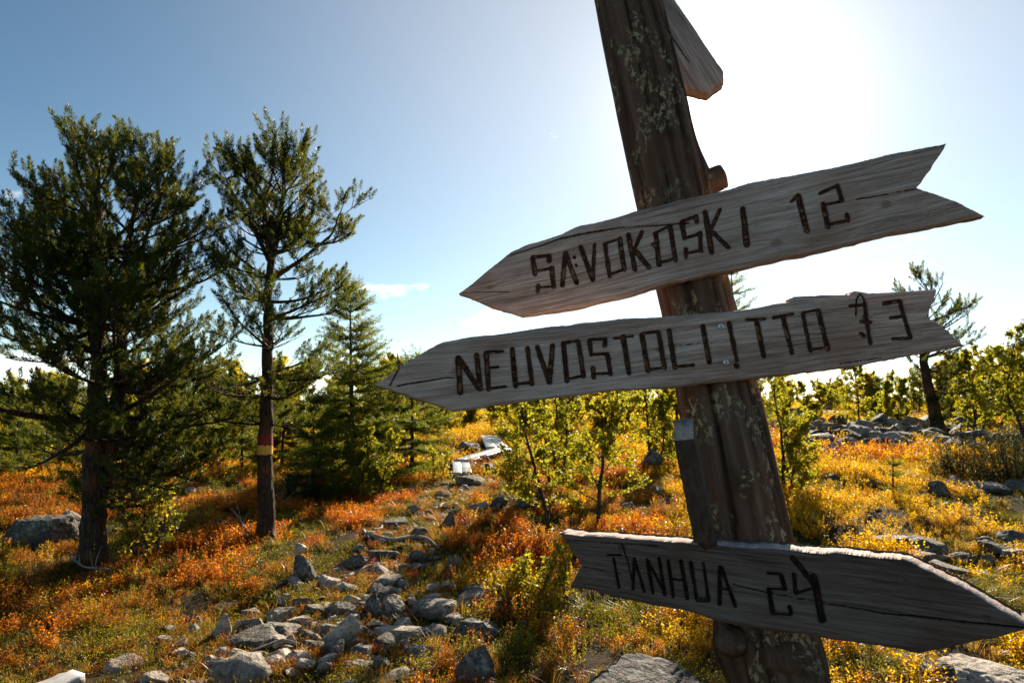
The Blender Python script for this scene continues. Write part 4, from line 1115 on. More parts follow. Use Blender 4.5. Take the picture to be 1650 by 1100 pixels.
STEM0 = []
def pine(name, stems, profile, label, group=None, cat='tree', density=1.0, scale_t=1.0, template=PINE_T, whorl=0.26, mat='pine',
         bare=None, bark='pinebark', nwh=(5, 7), parts=True, seed=1, dead_low=0.0):
    """stems: list of (polyline, base radius, z0, z1, radius factor); profile(z01) -> crown radius"""
    global rng
    rng = np.random.default_rng(seed)
    base = stems[0][0][0].copy(); base[2] = float(ground_z(base[0], base[1])) 
    root = empty(name, tuple(base)); tag(root, label, cat, group)
    tr = MB(); TP, TD, TS = [], [], []; branches = []
    for si, (pts, r0, c0, c1, rf) in enumerate(stems):
        pts = np.asarray(pts, float)
        if si == 0: pts = np.vstack([[pts[0][0], pts[0][1], base[2] - 0.12], pts])
        Q = smooth_line(pts, 40)
        s = np.linspace(0, 1, 40)
        Rd = r0*((1 - s)**0.8*0.93 + 0.07) + (r0*0.35*np.exp(-s*26) if si == 0 else 0)
        Q[1:-1] += rng.normal(size=(38, 3))*r0*0.06
        V, F = tube(Q, Rd, 14, True, 0.14); tr.add(V, F)
        if si == 0: STEM0[:] = [Q.copy(), Rd.copy()]
        H = Q[-1][2] - Q[0][2]
        z = c0
        while z < c1:
            i = min(int(z*39), 38); p = Q[i] + (Q[i + 1] - Q[i])*(z*39 - i)
            f = (z - c0)/(c1 - c0)
            for k in range(rng.integers(*nwh)):
                az = rng.uniform(0, 2*math.pi)
                R = profile(p[2] - base[2], az)*rf*rng.uniform(0.62, 1.08)
                if R < 0.05: continue
                el = math.radians(-14 + 50*f**1.3 + rng.normal()*10)
                d = (math.cos(az)*math.cos(el), math.sin(az)*math.cos(el), math.sin(el))
                L = R*(1.0 + 0.15*(1 - f))
                B = bez(p, d, L, 0.60 - 0.15*f, 9, 0.055)
                dead = bare is not None and bare(p[2] - base[2], rng.random())
                wb = MB()
                rb = min(max(0.010*scale_t, 0.024*L), Rd[i]*0.6)
                V, F = tube(B, np.linspace(rb, 0.003*scale_t, 10), 5, False); wb.add(V, F)
                nt = max(3, int(L/0.085*density))
                for q in range(nt):
                    t = 0.22 + 0.78*(q + rng.random())/nt
                    ii = min(int(t*9), 8); bp = B[ii] + (B[ii + 1] - B[ii])*(t*9 - ii)
                    bd = B[ii + 1] - B[ii]; bd /= np.linalg.norm(bd)
                    side = np.cross(bd, [0, 0, 1.0]); side /= np.linalg.norm(side) + 1e-6
                    sgn = 1 if q % 2 else -1
                    td = bd*0.75 + side*sgn*rng.uniform(0.45, 1.0) + np.array([0, 0, rng.uniform(-0.05, 0.55)])
                    tl = (0.14 + 0.34*L*(1 - t)*rng.uniform(0.5, 1.2))*(0.8 + 0.2*scale_t)
                    Tw = bez(bp, td, tl, 0.5, 4, 0.10)
                    V, F = tube(Tw, np.linspace(0.0055, 0.002, 5)*scale_t, 3, False); wb.add(V, F)
                    if dead and rng.random() < 0.9: continue
                    m = max(1, int(tl/(0.085*scale_t)*density))
                    for u in range(m):
                        tt = 0.35 + 0.65*(u + 1)/m
                        jj = min(int(tt*4), 3); tp = Tw[jj] + (Tw[jj + 1] - Tw[jj])*(tt*4 - jj)
                        dd = Tw[jj + 1] - Tw[jj]; dd = dd/np.linalg.norm(dd)*0.9 + rng.normal(size=3)*0.30 + np.array([0, 0, 0.5])
                        TP.append(tp); TD.append(dd); TS.append(scale_t*rng.uniform(0.8, 1.3))
                if not dead:
                    for u in range(3):
                        TP.append(B[-1 - u]); TD.append(B[-1] - B[-2] + np.array([0, 0, 0.03]) + rng.normal(size=3)*0.02); TS.append(scale_t*rng.uniform(0.95, 1.35))
                branches.append(wb)
            z += whorl/H*rng.uniform(0.75, 1.25)
        for u in range(6):
            TP.append(Q[-1] - (Q[-1] - Q[-3])*u*0.25); TD.append(np.array([0, 0, 1.0]) + rng.normal(size=3)*0.4); TS.append(scale_t*1.2)
    trunk = link('trunk', tr.mesh('trunk', [M[bark]], True, base), root)
    if parts:
        for wb in branches: link('branch', wb.mesh('branch', [M[bark]], True, base), root)
    else:
        wa = MB()
        for wb in branches:
            for V, F in zip([np.concatenate(wb.V)], [[f for f in wb.F]]): wa.add(V, F)
        if wa.n: stuff_part('branches', wa.mesh('branches', [M[bark]], True, base), root)
    TP, TD, TS = np.array(TP), np.array(TD), np.array(TS)
    cr = MB()
    clump = fbm(TP[:, 0]*3, TP[:, 1]*3, TP[:, 2]*3, seed=seed, octv=2)
    stamp(*template, TP, TD, TS, cr, np.clip(0.5*rng.random(len(TP)) + 1.1*(clump - 0.3), 0, 1))
    stuff_part('crown', cr.mesh('crown', [M[mat]], False, base), root)
    return root, base, len(TP)

def prof_from(pts):
    z = np.array([p[0] for p in pts]); r = np.array([p[1] for p in pts])
    return lambda h, az: float(np.interp(h, z, r))

def line_px(pts, Y): return np.array([at(x, y, Y) for x, y in pts])

# -- the twin-stemmed pine at the left
Y1 = float(hit(150, 900)[1])
zz = lambda py, Y: float(at(400, py, Y)[2])
k1 = F_PX/Y1
p1 = prof_from([(zz(860, Y1), 0.35), (zz(790, Y1), 0.85), (zz(760, Y1), 1.15), (zz(690, Y1), 1.45), (zz(600, Y1), 1.42), (zz(500, Y1), 1.28), (zz(400, Y1), 1.0), (zz(320, Y1), 0.62), (zz(260, Y1), 0.34), (zz(230, Y1), 0.16)])
pine('pine_tree', [
    (line_px([(150, 905), (152, 760), (159, 600), (158, 400), (157, 232)], Y1), 0.125, 0.15, 0.97, 1.0),
    (line_px([(160, 800), (182, 700), (194, 600), (205, 400), (234, 255)], Y1 + 0.08), 0.085, 0.10, 0.97, 0.95),
    (line_px([(196, 500), (222, 420), (250, 340), (276, 262)], Y1 - 0.05), 0.03, 0.15, 0.95, 0.62),
    (line_px([(157, 540), (120, 450), (92, 380), (70, 318)], Y1 + 0.1), 0.03, 0.2, 0.95, 0.55)],
    p1, 'big dense pine with twin dark trunks at the left edge', 'pines', seed=11, whorl=0.30, density=1.0, scale_t=1.15)

# -- the pine with the painted trail mark
Y2 = float(hit(430, 876)[1])
p2 = prof_from([(zz(720, Y2), 0.35), (zz(690, Y2), 0.7), (zz(650, Y2), 0.85), (zz(590, Y2), 0.85), (zz(520, Y2), 0.86), (zz(470, Y2), 0.82), (zz(435, Y2), 0.7), (zz(400, Y2), 0.78), (zz(350, Y2), 0.80), (zz(300, Y2), 0.58), (zz(260, Y2), 0.32), (zz(235, Y2), 0.15)])
r2, b2, _ = pine('pine_tree', [
    (line_px([(430, 878), (427, 740), (432, 560), (432, 450), (440, 410), (456, 330), (458, 238)], Y2), 0.095, 0.31, 0.97, 1.0),
    (line_px([(438, 425), (428, 360), (424, 310), (408, 288)], Y2 + 0.05), 0.05, 0.2, 0.95, 0.85),
    (line_px([(434, 420), (405, 360), (378, 315), (356, 272)], Y2 + 0.06), 0.03, 0.25, 0.95, 0.42),
    (line_px([(436, 452), (490, 415), (535, 378), (556, 322)], Y2 - 0.06), 0.028, 0.3, 0.95, 0.45)],
    p2, 'tall slim pine with a red and yellow trail mark painted on its trunk', 'pines', seed=23, whorl=0.25, density=1.0, nwh=(4, 7), scale_t=1.12,
    bare=lambda h, u: (zz(650, Y2) < h < zz(560, Y2) and u < 0.5) or (h < zz(650, Y2) and u < 0.3) or (zz(450, Y2) < h < zz(415, Y2) and u < 0.7))
STEM2 = list(STEM0)
def paint(py0, py1, mat, label):
    z0, z1 = at(427, py0, Y2)[2], at(427, py1, Y2)[2]
    zs = np.linspace(z0, z1, 8); Qs, Rs = STEM2
    Q = np.stack([np.interp(zs, Qs[:, 2], Qs[:, 0]), np.interp(zs, Qs[:, 2], Qs[:, 1]), zs], -1)
    seg = 28
    V, F = tube(Q, np.interp(zs, Qs[:, 2], Rs)*1.06 + 0.003, seg, False, 0.04)
    V = V.reshape(8, seg, 3)
    V[0, :, 2] += (rng.random(seg) - .5)*0.018; V[-1, :, 2] += (rng.random(seg) - .5)*0.018
    o = link('paint_band', new_mesh('paint_band', V.reshape(-1, 3) - b2, F, None, True, [M[mat]]), r2); o['label'] = label
paint(699, 716.5, 'paint_red', 'dark red painted band round the trunk')
paint(717, 732, 'paint_yellow', 'ochre yellow painted band under the red one')

# -- leaning pine at the right
Y5 = float(hit(1516, 700)[1])
p5 = prof_from([(zz(700, Y5), 0.1), (zz(680, Y5), 0.9), (zz(620, Y5), 1.3), (zz(570, Y5), 0.9), (zz(520, Y5), 0.55), (zz(460, Y5), 0.2)])
pine('pine_tree', [(line_px([(1516, 702), (1500, 640), (1488, 585), (1488, 530), (1503, 452)], Y5), 0.15, 0.12, 0.97, 1.0)],
    p5, 'leaning pine with a bare dark trunk in the boulder field at the right', 'pines', seed=31, whorl=0.36, scale_t=1.5, density=0.8, nwh=(4, 6),
    bare=lambda h, u: zz(600, Y5) < h < zz(545, Y5) and u < 0.4)

# -- spruces
def spruce(px, pyb, pyt, wpx, label, seed, lean=0, group='spruces', scale_t=1.3, density=0.9, whorl=0.17, Y=None, name='spruce_tree', mat='spruce', top_px=None):
    Y = float(hit(px, pyb)[1]) if Y is None else Y
    b, t = at(px, pyb, Y), at(top_px or px + lean, pyt, Y)
    H = t[2] - b[2]; R = wpx*0.5/F_PX*Y
    prof = lambda h, az: max(0.02, R*min(1.0, (1.04 - h/H))**0.85*(0.55 + 0.45*min(1, h/(0.12*H))))
    return sp_build(name, b, t, prof, label, group, seed, scale_t, density, whorl, mat)
def sp_build(name, b, t, prof, label, group, seed, scale_t, density, whorl, mat):
    global rng
    rng = np.random.default_rng(seed)
    base = np.array(b, float); base[2] = float(ground_z(base[0], base[1]))
    root = empty(name, tuple(base)); tag(root, label, 'tree', group)
    Q = smooth_line(np.array([base - [0, 0, .1], 0.5*(base + t) + rng.normal(size=3)*0.02, t]), 24)
    H = t[2] - base[2]
    V, F = tube(Q, np.linspace(0.017*H + 0.008, 0.005, 24), 9, True, 0.1)
    tr = MB(); tr.add(V, F)
    link('trunk', tr.mesh('trunk', [M['sprucebark']], True, base), root)
    wb = MB(); TP, TD, TS = [], [], []
    z = 0.06
    while z < 0.985:
        p = Q[0] + (Q[-1] - Q[0])*z
        for k in range(rng.integers(5, 8)):
            az = rng.uniform(0, 6.283); R = prof(z*H, az)*rng.uniform(0.42, 1.2)
            el = math.radians(-22 + 55*z**2 + rng.normal()*7)
            B = bez(p, (math.cos(az)*math.cos(el), math.sin(az)*math.cos(el), math.sin(el)), R, 0.45, 7, 0.035)
            V, F = tube(B, np.linspace(0.006 + 0.012*R, 0.002, 8), 4, False); wb.add(V, F)
            nt = max(3, int(R/0.055*density/scale_t))
            for q in range(nt):
                u = 0.12 + 0.88*(q + rng.random())/nt
                ii = min(int(u*7), 6); bp = B[ii] + (B[ii + 1] - B[ii])*(u*7 - ii); bd = B[ii + 1] - B[ii]; bd /= np.linalg.norm(bd)
                side = np.cross(bd, [0, 0, 1.0])
                for sg in (-1, 1):
                    m = 1 + int((1 - u)*R*2.2/scale_t)
                    dd = bd*0.8 + side*sg*rng.uniform(0.4, 0.9) + np.array([0, 0, rng.uniform(-0.35, 0.12)])
                    dd /= np.linalg.norm(dd)
                    for w in range(m):
                        TP.append(bp + dd*0.13*scale_t*w); TD.append(dd + rng.normal(size=3)*0.15); TS.append(scale_t*rng.uniform(0.8, 1.2))
            TP.append(B[-1]); TD.append(bd); TS.append(scale_t)
        z += whorl/H*rng.uniform(0.7, 1.3)
    TP.append(Q[-1]); TD.append(np.array([0, 0, 1.0])); TS.append(scale_t*1.2)
    stuff_part('branches', wb.mesh('branches', [M['sprucebark']], True, base), root)
    TP, TD, TS = np.array(TP), np.array(TD), np.array(TS)
    cr = MB(); clump = fbm(TP[:, 0]*3, TP[:, 1]*3, TP[:, 2]*3, seed=seed, octv=2)
    stamp(*SPR_T, TP, TD, TS, cr, np.clip(0.5*rng.random(len(TP)) + 1.1*(clump - 0.3), 0, 1))
    stuff_part('crown', cr.mesh('crown', [M[mat]], False, base), root)
    return root
spruce(572, 785, 462, 215, 'slender spruce right of the banded pine, its top pointing past the board tip', 41, lean=-8, scale_t=1.5, density=1.5, whorl=0.15)
spruce(664, 772, 578, 160, 'dark bushy spruce left of the boardwalk', 42, density=1.9, scale_t=1.5, Y=12.4)
spruce(505, 792, 635, 110, 'young spruce just right of the banded trunk', 43, Y=10.5, density=1.6, scale_t=1.5)
spruce(1185, 770, 425, 120, 'spruce mostly hidden behind the post, tip beside the middle board', 44, Y=13.5, top_px=1178)
spruce(1439, 806, 735, 56, 'little spruce sapling in the yellow heath', 45, scale_t=0.6, density=0.55, whorl=0.10)
spruce(330, 790, 590, 110, 'dim spruce far behind between the two pines', 46, Y=15.0, scale_t=1.7)

# -- mountain birches and bushes
def birch(name, stems, crown, nleaf, lsize, label, group, seed, cat='tree', tint0=0.0, spread=0.42, mat='birch', nbr=22):
    """stems: polylines (world); crown: start fraction of leaf-bearing stem"""
    global rng
    rng = np.random.default_rng(seed)
    base = stems[0][0].copy(); base[2] = float(ground_z(base[0], base[1]))
    root = empty(name, tuple(base)); tag(root, label, cat, group)
    LP, LD = [], []; br = MB()
    per = max(1, nleaf//(len(stems)*nbr*6))
    for si, P in enumerate(stems):
        P = np.asarray(P, float).copy(); P[0][2] = float(ground_z(P[0][0], P[0][1])) - 0.05
        Q = smooth_line(P, 26); Q[1:-1] += rng.normal(size=(24, 3))*0.006
        H = np.linalg.norm(Q[-1] - Q[0])
        V, F = tube(Q, np.linspace(0.011*H + 0.008, 0.004, 26), 8, True, 0.12)
        tr = MB(); tr.add(V, F)
        link('trunk', tr.mesh('trunk', [M['birchbark']], True, base), root)
        for k in range(nbr):
            u = crown + (1 - crown)*(k + rng.random())/nbr
            i = min(int(u*25), 24); p = Q[i]
            az = rng.uniform(0, 6.283); el = rng.uniform(0.25, 1.05)
            L = spread*H*rng.uniform(0.5, 1.0)*(1.12 - u*0.75)
            B = bez(p, (math.cos(az)*math.cos(el), math.sin(az)*math.cos(el), math.sin(el)), L, 0.2, 6, 0.10)
            V, F = tube(B, np.linspace(0.004 + 0.006*L, 0.0016, 7), 4, False); br.add(V, F)
            for q in range(6):
                t = 0.2 + 0.8*(q + rng.random())/6
                j = min(int(t*6), 5); bp = B[j] + (B[j + 1] - B[j])*(t*6 - j)
                dd = (B[j + 1] - B[j]); dd = dd/np.linalg.norm(dd) + rng.normal(size=3)*0.75
                Tw = bez(bp, dd, L*rng.uniform(0.18, 0.45), 0.0, 3, 0.12)
                V, F = tube(Tw, np.linspace(0.0024, 0.001, 4), 3, False); br.add(V, F)
                m = rng.integers(max(1, per//2), per + per//2 + 2)
                ts = rng.random(m)**0.8*3
                jj = np.minimum(ts.astype(int), 2)
                pts = Tw[jj] + (Tw[jj + 1] - Tw[jj])*(ts - jj)[:, None]
                LP.append(pts + rng.normal(size=(m, 3))*0.018); LD.append(rng.normal(size=(m, 3)) + np.array([0, 0, -0.35]))
    stuff_part('branches', br.mesh('branches', [M['birchbark']], True, base), root)
    LP, LD = np.concatenate(LP), np.concatenate(LD)
    cr = MB()
    clump = fbm(LP[:, 0]*4, LP[:, 1]*4, LP[:, 2]*4, seed=seed, octv=2)
    LV = LEAF[0]*np.array([0.85, 1, 1])
    stamp(LV, LEAF[1], LP, LD, lsize*rng.uniform(0.7, 1.25, len(LP)), cr, np.clip(tint0 + 0.75*rng.random(len(LP))**1.6 + 0.7*(clump - 0.45), 0, 1))
    stuff_part('crown', cr.mesh('crown', [M[mat]], False, base), root)
    return root
YB = float(hit(885, 860)[1])
birch('mountain_birch', [line_px([(888, 862), (872, 790), (848, 705), (836, 650), (838, 600)], YB)], 0.14, 7500, 0.031, 'young birch with a crooked dark stem left of the post, leaning left', 'mountain birches', 61)
birch('mountain_birch', [line_px([(895, 808), (893, 740), (897, 660), (893, 590)], 10.4), line_px([(905, 806), (912, 730), (915, 650), (925, 585)], 10.5), line_px([(888, 808), (880, 740), (876, 670), (872, 600)], 10.4)], 0.06, 12000, 0.034, 'clump of thin birch stems in the middle, behind the crooked birch', 'mountain birches', 62)
YC = float(hit(963, 856)[1])
birch('mountain_birch', [line_px([(962, 858), (966, 790), (974, 715), (992, 650), (1003, 605)], YC)], 0.12, 7500, 0.031, 'birch with a forked stem nearest the post on its left', 'mountain birches', 63)
birch('mountain_birch', [line_px([(1048, 770), (1046, 700), (1040, 640), (1036, 575)], 12.0), line_px([(1064, 768), (1070, 700), (1076, 630)], 12.0)], 0.06, 9000, 0.040, 'yellow-green birch behind the batten', 'mountain birches', 64)
YD = float(hit(1262, 800)[1])
birch('mountain_birch', [line_px([(1262, 805), (1262, 720), (1250, 650), (1244, 600)], YD), line_px([(1270, 806), (1282, 730), (1290, 670)], YD)], 0.05, 8500, 0.033, 'leafy birch close to the right side of the post', 'mountain birches', 65)
birch('mountain_birch', [line_px([(1385, 692), (1383, 650), (1378, 605), (1372, 580)], 17.0)], 0.1, 2600, 0.055, 'thin birch against the sky left of the leaning pine', 'mountain birches', 66)
birch('mountain_birch', [line_px([(1300, 690), (1296, 660), (1290, 615)], 20.0), line_px([(1312, 690), (1318, 650), (1322, 622)], 20.0)], 0.05, 3600, 0.065, 'round hazy birch on the skyline right of the post', 'mountain birches', 67)
birch('mountain_birch', [line_px([(1572, 685), (1566, 630), (1556, 565)], 15.5), line_px([(1580, 686), (1592, 630), (1600, 560)], 15.5)], 0.08, 5500, 0.055, 'birch just right of the leaning pine', 'mountain birches', 68)
birch('mountain_birch', [line_px([(1656, 700), (1640, 672), (1622, 640), (1632, 560), (1646, 515)], 13.0), line_px([(1660, 700), (1664, 640), (1668, 560)], 13.0)], 0.2, 6000, 0.05, 'birch with a bent stem at the right edge', 'mountain birches', 69)
birch('mountain_birch', [line_px([(1432, 690), (1430, 650), (1424, 615)], 18.5), line_px([(1445, 690), (1452, 640), (1456, 610)], 18.5)], 0.05, 4000, 0.06, 'bushy birch left behind the leaning pine trunk', 'mountain birches', 70)
birch('birch_bush', [line_px([(238, 905), (235, 850), (226, 790), (215, 740)], 7.0), line_px([(246, 905), (262, 850), (280, 790)], 7.0), line_px([(230, 905), (205, 850), (190, 800)], 6.9)], 0.2, 1500, 0.034, 'sparse yellow-leaved young birch in front of the twin pine', 'mountain birches', 71, 'bush', 0.25)
birch('birch_bush', [line_px([(598, 800), (596, 755), (588, 690)], 10.5), line_px([(610, 800), (622, 750), (630, 700)], 10.4), line_px([(590, 800), (572, 760), (560, 710)], 10.5)], 0.05, 5500, 0.04, 'bright green birch bush at the edge of the spruce shade', 'mountain birches', 72, 'bush', -0.1)
birch('birch_bush', [line_px([(700, 782), (700, 755), (694, 722)], 11.5), line_px([(708, 782), (716, 752), (722, 728)], 11.5)], 0.0, 1000, 0.034, 'small green bush at the foot of the dark spruce', 'mountain birches', 73, 'bush', 0.0)
birch('birch_bush', [line_px([(870, 965), (885, 920), (900, 880)], 5.6), line_px([(905, 970), (912, 925), (905, 880)], 5.5), line_px([(845, 965), (840, 930), (850, 895)], 5.6)], 0.0, 1300, 0.026, 'low leafy bush at the notched end of the lowest board', 'mountain birches', 74, 'bush', 0.1)
birch('birch_bush', [line_px([(1368, 815), (1366, 795), (1360, 770)], 9.6), line_px([(1378, 815), (1386, 795), (1396, 775)], 9.6)], 0.0, 700, 0.032, 'bright yellow bush in the heath right of the post', 'mountain birches', 75, 'bush', 0.6)
# junipers
def juniper(px, py, wpx, hpx, label, seed, Y=None):
    global rng
    rng = np.random.default_rng(seed)
    h = hit(px, py); Y = Y or h[1]
    base = at(px, py, Y); base[2] = float(ground_z(base[0], base[1]))
    W, H = wpx/F_PX*Y, hpx/F_PX*Y
    root = empty('juniper_bush', tuple(base)); tag(root, label, 'bush', 'junipers')
    st = MB(); TP, TD, TS = [], [], []
    for k in range(int(26*W/1.0) + 10):
        az = rng.uniform(0, 6.283); rad = rng.random()**0.6
        top = base + np.array([math.cos(az)*W*0.55*rad, math.sin(az)*W*0.45*rad, H*(1.0 - 0.75*rad**2)*rng.uniform(0.5, 1.05)])
        p0 = base + np.array([math.cos(az)*W*0.2*rad, math.sin(az)*W*0.2*rad, -0.03])
        Q = smooth_line(np.array([p0, 0.5*(p0 + top) + np.array([math.cos(az), math.sin(az), -0.4])*0.1*W*rad, top]), 8)
        V, F = tube(Q, np.linspace(0.012, 0.003, 8), 4, False); st.add(V, F)
        for q in range(36):
            t = 0.15 + 0.85*rng.random(); i = min(int(t*7), 6)
            TP.append(Q[i] + (Q[i + 1] - Q[i])*(t*7 - i) + rng.normal(size=3)*0.05); TD.append((Q[i + 1] - Q[i])/np.linalg.norm(Q[i + 1] - Q[i]) + rng.normal(size=3)*0.8); TS.append(rng.uniform(0.6, 1.1))
    stuff_part('stems', st.mesh('stems', [M['sprucebark']], True, base), root)
    TP, TD, TS = np.array(TP), np.array(TD), np.array(TS)
    cr = MB(); stamp(*JUN_T, TP, TD, TS, cr, np.clip(rng.random(len(TP)), 0, 1))
    stuff_part('foliage', cr.mesh('foliage', [M['juniper']], False, base), root)
juniper(1548, 772, 130, 70, 'dark juniper spreading left of the stone row at the right', 81)
juniper(1638, 775, 130, 95, 'dark tall juniper at the right edge above the stone row', 82)
juniper(470, 805, 110, 50, 'dark juniper in the shade behind the banded pine', 83)

# -- trees farther off: a few shapes, copied
def far_spruce_copies():
    src = [o for o in bpy.data.objects if o.name.startswith('spruce_tree')]
    a, b = src[1], src[2]
    for k, (px, Y, hpx, w, label) in enumerate([
        (30, 12.5, 150, a, 'shaded spruce behind the left edge of the twin pine'), (100, 14, 170, b, 'shaded spruce left behind the twin trunks'),
        (255, 12.5, 170, a, 'shaded spruce right behind the twin trunks'), (392, 13.5, 150, b, 'low spruce just left of the banded trunk'),
        (455, 13, 165, a, 'low spruce between the banded trunk and the young spruce'), (535, 12.0, 150, b, 'bushy spruce below the slender spruce'),
        (612, 14.0, 170, a, 'dark spruce under the tip of the middle board'), (1420, 21, 80, b, 'small dark spruce on the right skyline')]):
        d = ray(px, 690); X = d[0]/d[1]*Y
        H = max((c.dimensions.z for c in w.children), default=1) or 1
        me = [c for c in w.children if c.name.startswith('crown')][0].data
        zs = np.empty(len(me.vertices)*3, np.float32); me.vertices.foreach_get('co', zs); H = zs[2::3].max()
        copy_tree(w, (X, Y, float(ground_z(X, Y))), k*2.1 + 0.5, hpx/F_PX*Y/H, label, 'far spruces')
def copy_tree(src, loc, rz, s, label, group):
    r = src.copy(); COL.objects.link(r); r.location = loc; r.rotation_euler = (0, 0, rz); r.scale = (s, s, s)
    r['label'] = label; r['group'] = group
    for ch in src.children:
        c = ch.copy(); COL.objects.link(c); c.parent = r
    return r
def far_birch(px, py, Y, hpx, label, seed, tint=0.1):
    H = hpx/F_PX*Y
    b = at(px, py, Y); b[2] = float(ground_z(b[0], b[1]))
    r_ = np.random.default_rng(seed)
    st = []
    for k in range(4):
        o = r_.normal(size=3)*np.array([0.10, 0.10, 0])*H
        st.append(np.array([b + o*0.5, b + o*1.4 + [0, 0, H*0.5], b + o*2.2 + [0, 0, H*r_.uniform(0.8, 1.0)]]))
    return birch('mountain_birch', st, 0.05, 11000, 0.052, label, 'far birches', seed, 'tree', tint, 0.5, nbr=20)
far_spruce_copies()
fa = far_birch(760, 690, 24, 55, 'yellow birch scrub behind the far boardwalk', 91, 0.3)
fb = far_birch(270, 770, 17, 120, 'yellow-green birch behind the twin pine', 92, 0.0)
FAR = [ # px, Y, height px, which, label
 (700, 22, 70, 'b', 'birch bush between the dark spruce and the far boardwalk'), (722, 30, 48, 'a', 'low far birch above the boardwalk, left one'),
 (800, 27, 52, 'a', 'birch scrub right of the far boardwalk planks'), (835, 20, 80, 'b', 'birch seen above the crooked birch stem'),
 (870, 26, 60, 'a', 'far birch behind the thin birch clump, left'), (930, 22, 75, 'b', 'far birch behind the thin birch clump, right'),
 (985, 18, 95, 'a', 'birch behind the forked birch'), (1020, 24, 72, 'b', 'far birch left of the yellow-green birch'),
 (1100, 20, 90, 'a', 'far birch hidden close left of the post'), (1225, 19, 85, 'b', 'birch immediately right of the post, far behind'),
 (1262, 26, 50, 'a', 'low birch on the skyline near the post'), (1335, 24, 55, 'b', 'faint skyline birch under the middle board'),
 (1352, 30, 40, 'a', 'farthest skyline birch right of the post'), (1405, 22, 62, 'a', 'skyline birch beside the thin birch'),
 (1470, 24, 70, 'b', 'birch behind the leaning pine trunk'), (1535, 20, 92, 'a', 'birch at the right foot of the leaning pine'),
 (1610, 18, 120, 'b', 'large birch second from the right edge'), (1650, 21, 100, 'a', 'far birch at the right edge'),
 (20, 15, 100, 'b', 'birch scrub at the far left edge'), (75, 18, 85, 'a', 'birch scrub behind the left edge boulder'),
 (120, 21, 75, 'b', 'far birch just left of the twin trunks'), (215, 20, 90, 'a', 'far birch just right of the twin trunks'),
 (315, 22, 85, 'b', 'far birch midway between the pines'), (360, 18, 100, 'a', 'yellow birch left of the banded trunk'),
 (400, 24, 75, 'b', 'far birch touching the banded trunk on the left'), (455, 20, 92, 'a', 'birch right behind the banded trunk'),
 (535, 19, 100, 'b', 'birch behind the slender spruce'), (620, 17, 105, 'a', 'yellow birch between the two dark spruces'),
]
ground_at = lambda x, y: float(ground_z(x, y))
for k, (px, Y, hpx, w, label) in enumerate(FAR):
    d = ray(px, 690); X = d[0]/d[1]*Y
    src, sh = (fa, 55/F_PX*24) if w == 'a' else (fb, 120/F_PX*17)
    copy_tree(src, (X, Y, ground_at(X, Y)), k*1.7, 1.35*(0.8 if px > 1210 else 1.0)*hpx/F_PX*Y/sh, label, 'far birches')

# -- dead branches and roots
def dead(pts, r, label, name='fallen_branch', seed=0, twigs=3, lift=0.03, Ys=None):
    global rng
    rng = np.random.default_rng(seed)
    P = np.array([hit(x, y) for x, y in pts])
    P[:, 2] += np.array([lift + (l if isinstance(l, float) else 0) for l in ([0.0]*len(P))])
    Q = smooth_line(P, 18); Q[:, 2] = np.maximum(Q[:, 2], ground_z(Q[:, 0], Q[:, 1]) + r*0.4)
    mb = MB(); V, F = tube(Q, np.linspace(r, r*0.4, 18), 7, True, 0.2); mb.add(V, F)
    for k in range(twigs):
        i = rng.integers(5, 16); T_ = bez(Q[i], rng.normal(size=3) + np.array([0, 0, 0.8]), rng.uniform(0.12, 0.3), 0.2, 5, 0.15)
        V, F = tube(T_, np.linspace(r*0.45, 0.0015, 6), 4, False); mb.add(V, F)
    o = link(name, mb.mesh(name, [M['deadwood']], True, Q[0]), loc=tuple(Q[0]))
    tag(o, label, name.split('_')[-1], 'dead wood on the ground')
    for i in range(0, 18, 3): EXCL.append((Q[i][0], Q[i][1] - 0.05, 0.08, 0.12))
dead([(598, 877), (632, 879), (668, 874), (690, 875), (707, 884)], 0.028, 'long dark root lying across the trail', 'exposed_root', 1, 0)
dead([(586, 864), (588, 874), (598, 882)], 0.022, 'short bleached root stub left of the long root', 'exposed_root', 2, 0)
dead([(600, 864), (614, 860), (618, 852), (611, 850)], 0.018, 'hooked bleached root above the long root', 'exposed_root', 3, 0)
dead([(708, 824), (714, 814), (728, 810)], 0.022, 'white bleached branch on the bare trail', 'fallen_branch', 4, 0)
dead([(560, 930), (590, 914), (620, 908)], 0.022, 'bleached branch along the pale crumbled stone', 'fallen_branch', 5, 0)
dead([(115, 902), (135, 918), (180, 924)], 0.014, 'thin pale branch lying below the twin pine', 'fallen_branch', 6, 4, 0.06)
dead([(400, 880), (385, 850), (372, 838)], 0.014, 'dead twiggy branch leaning left of the banded pine foot', 'fallen_branch', 7, 5, 0.1)
dead([(440, 800), (452, 815), (468, 828)], 0.014, 'dead twiggy branch right of the banded pine foot', 'fallen_branch', 8, 6, 0.1)
dead([(1574, 676), (1582, 662), (1592, 650)], 0.05, 'bleached dead stub below the right birches', 'fallen_branch', 9, 1, 0.05)
dead([(480, 1052), (455, 1046), (400, 1064)], 0.010, 'thin pale stick among the near rubble', 'fallen_branch', 10, 1, 0.05)

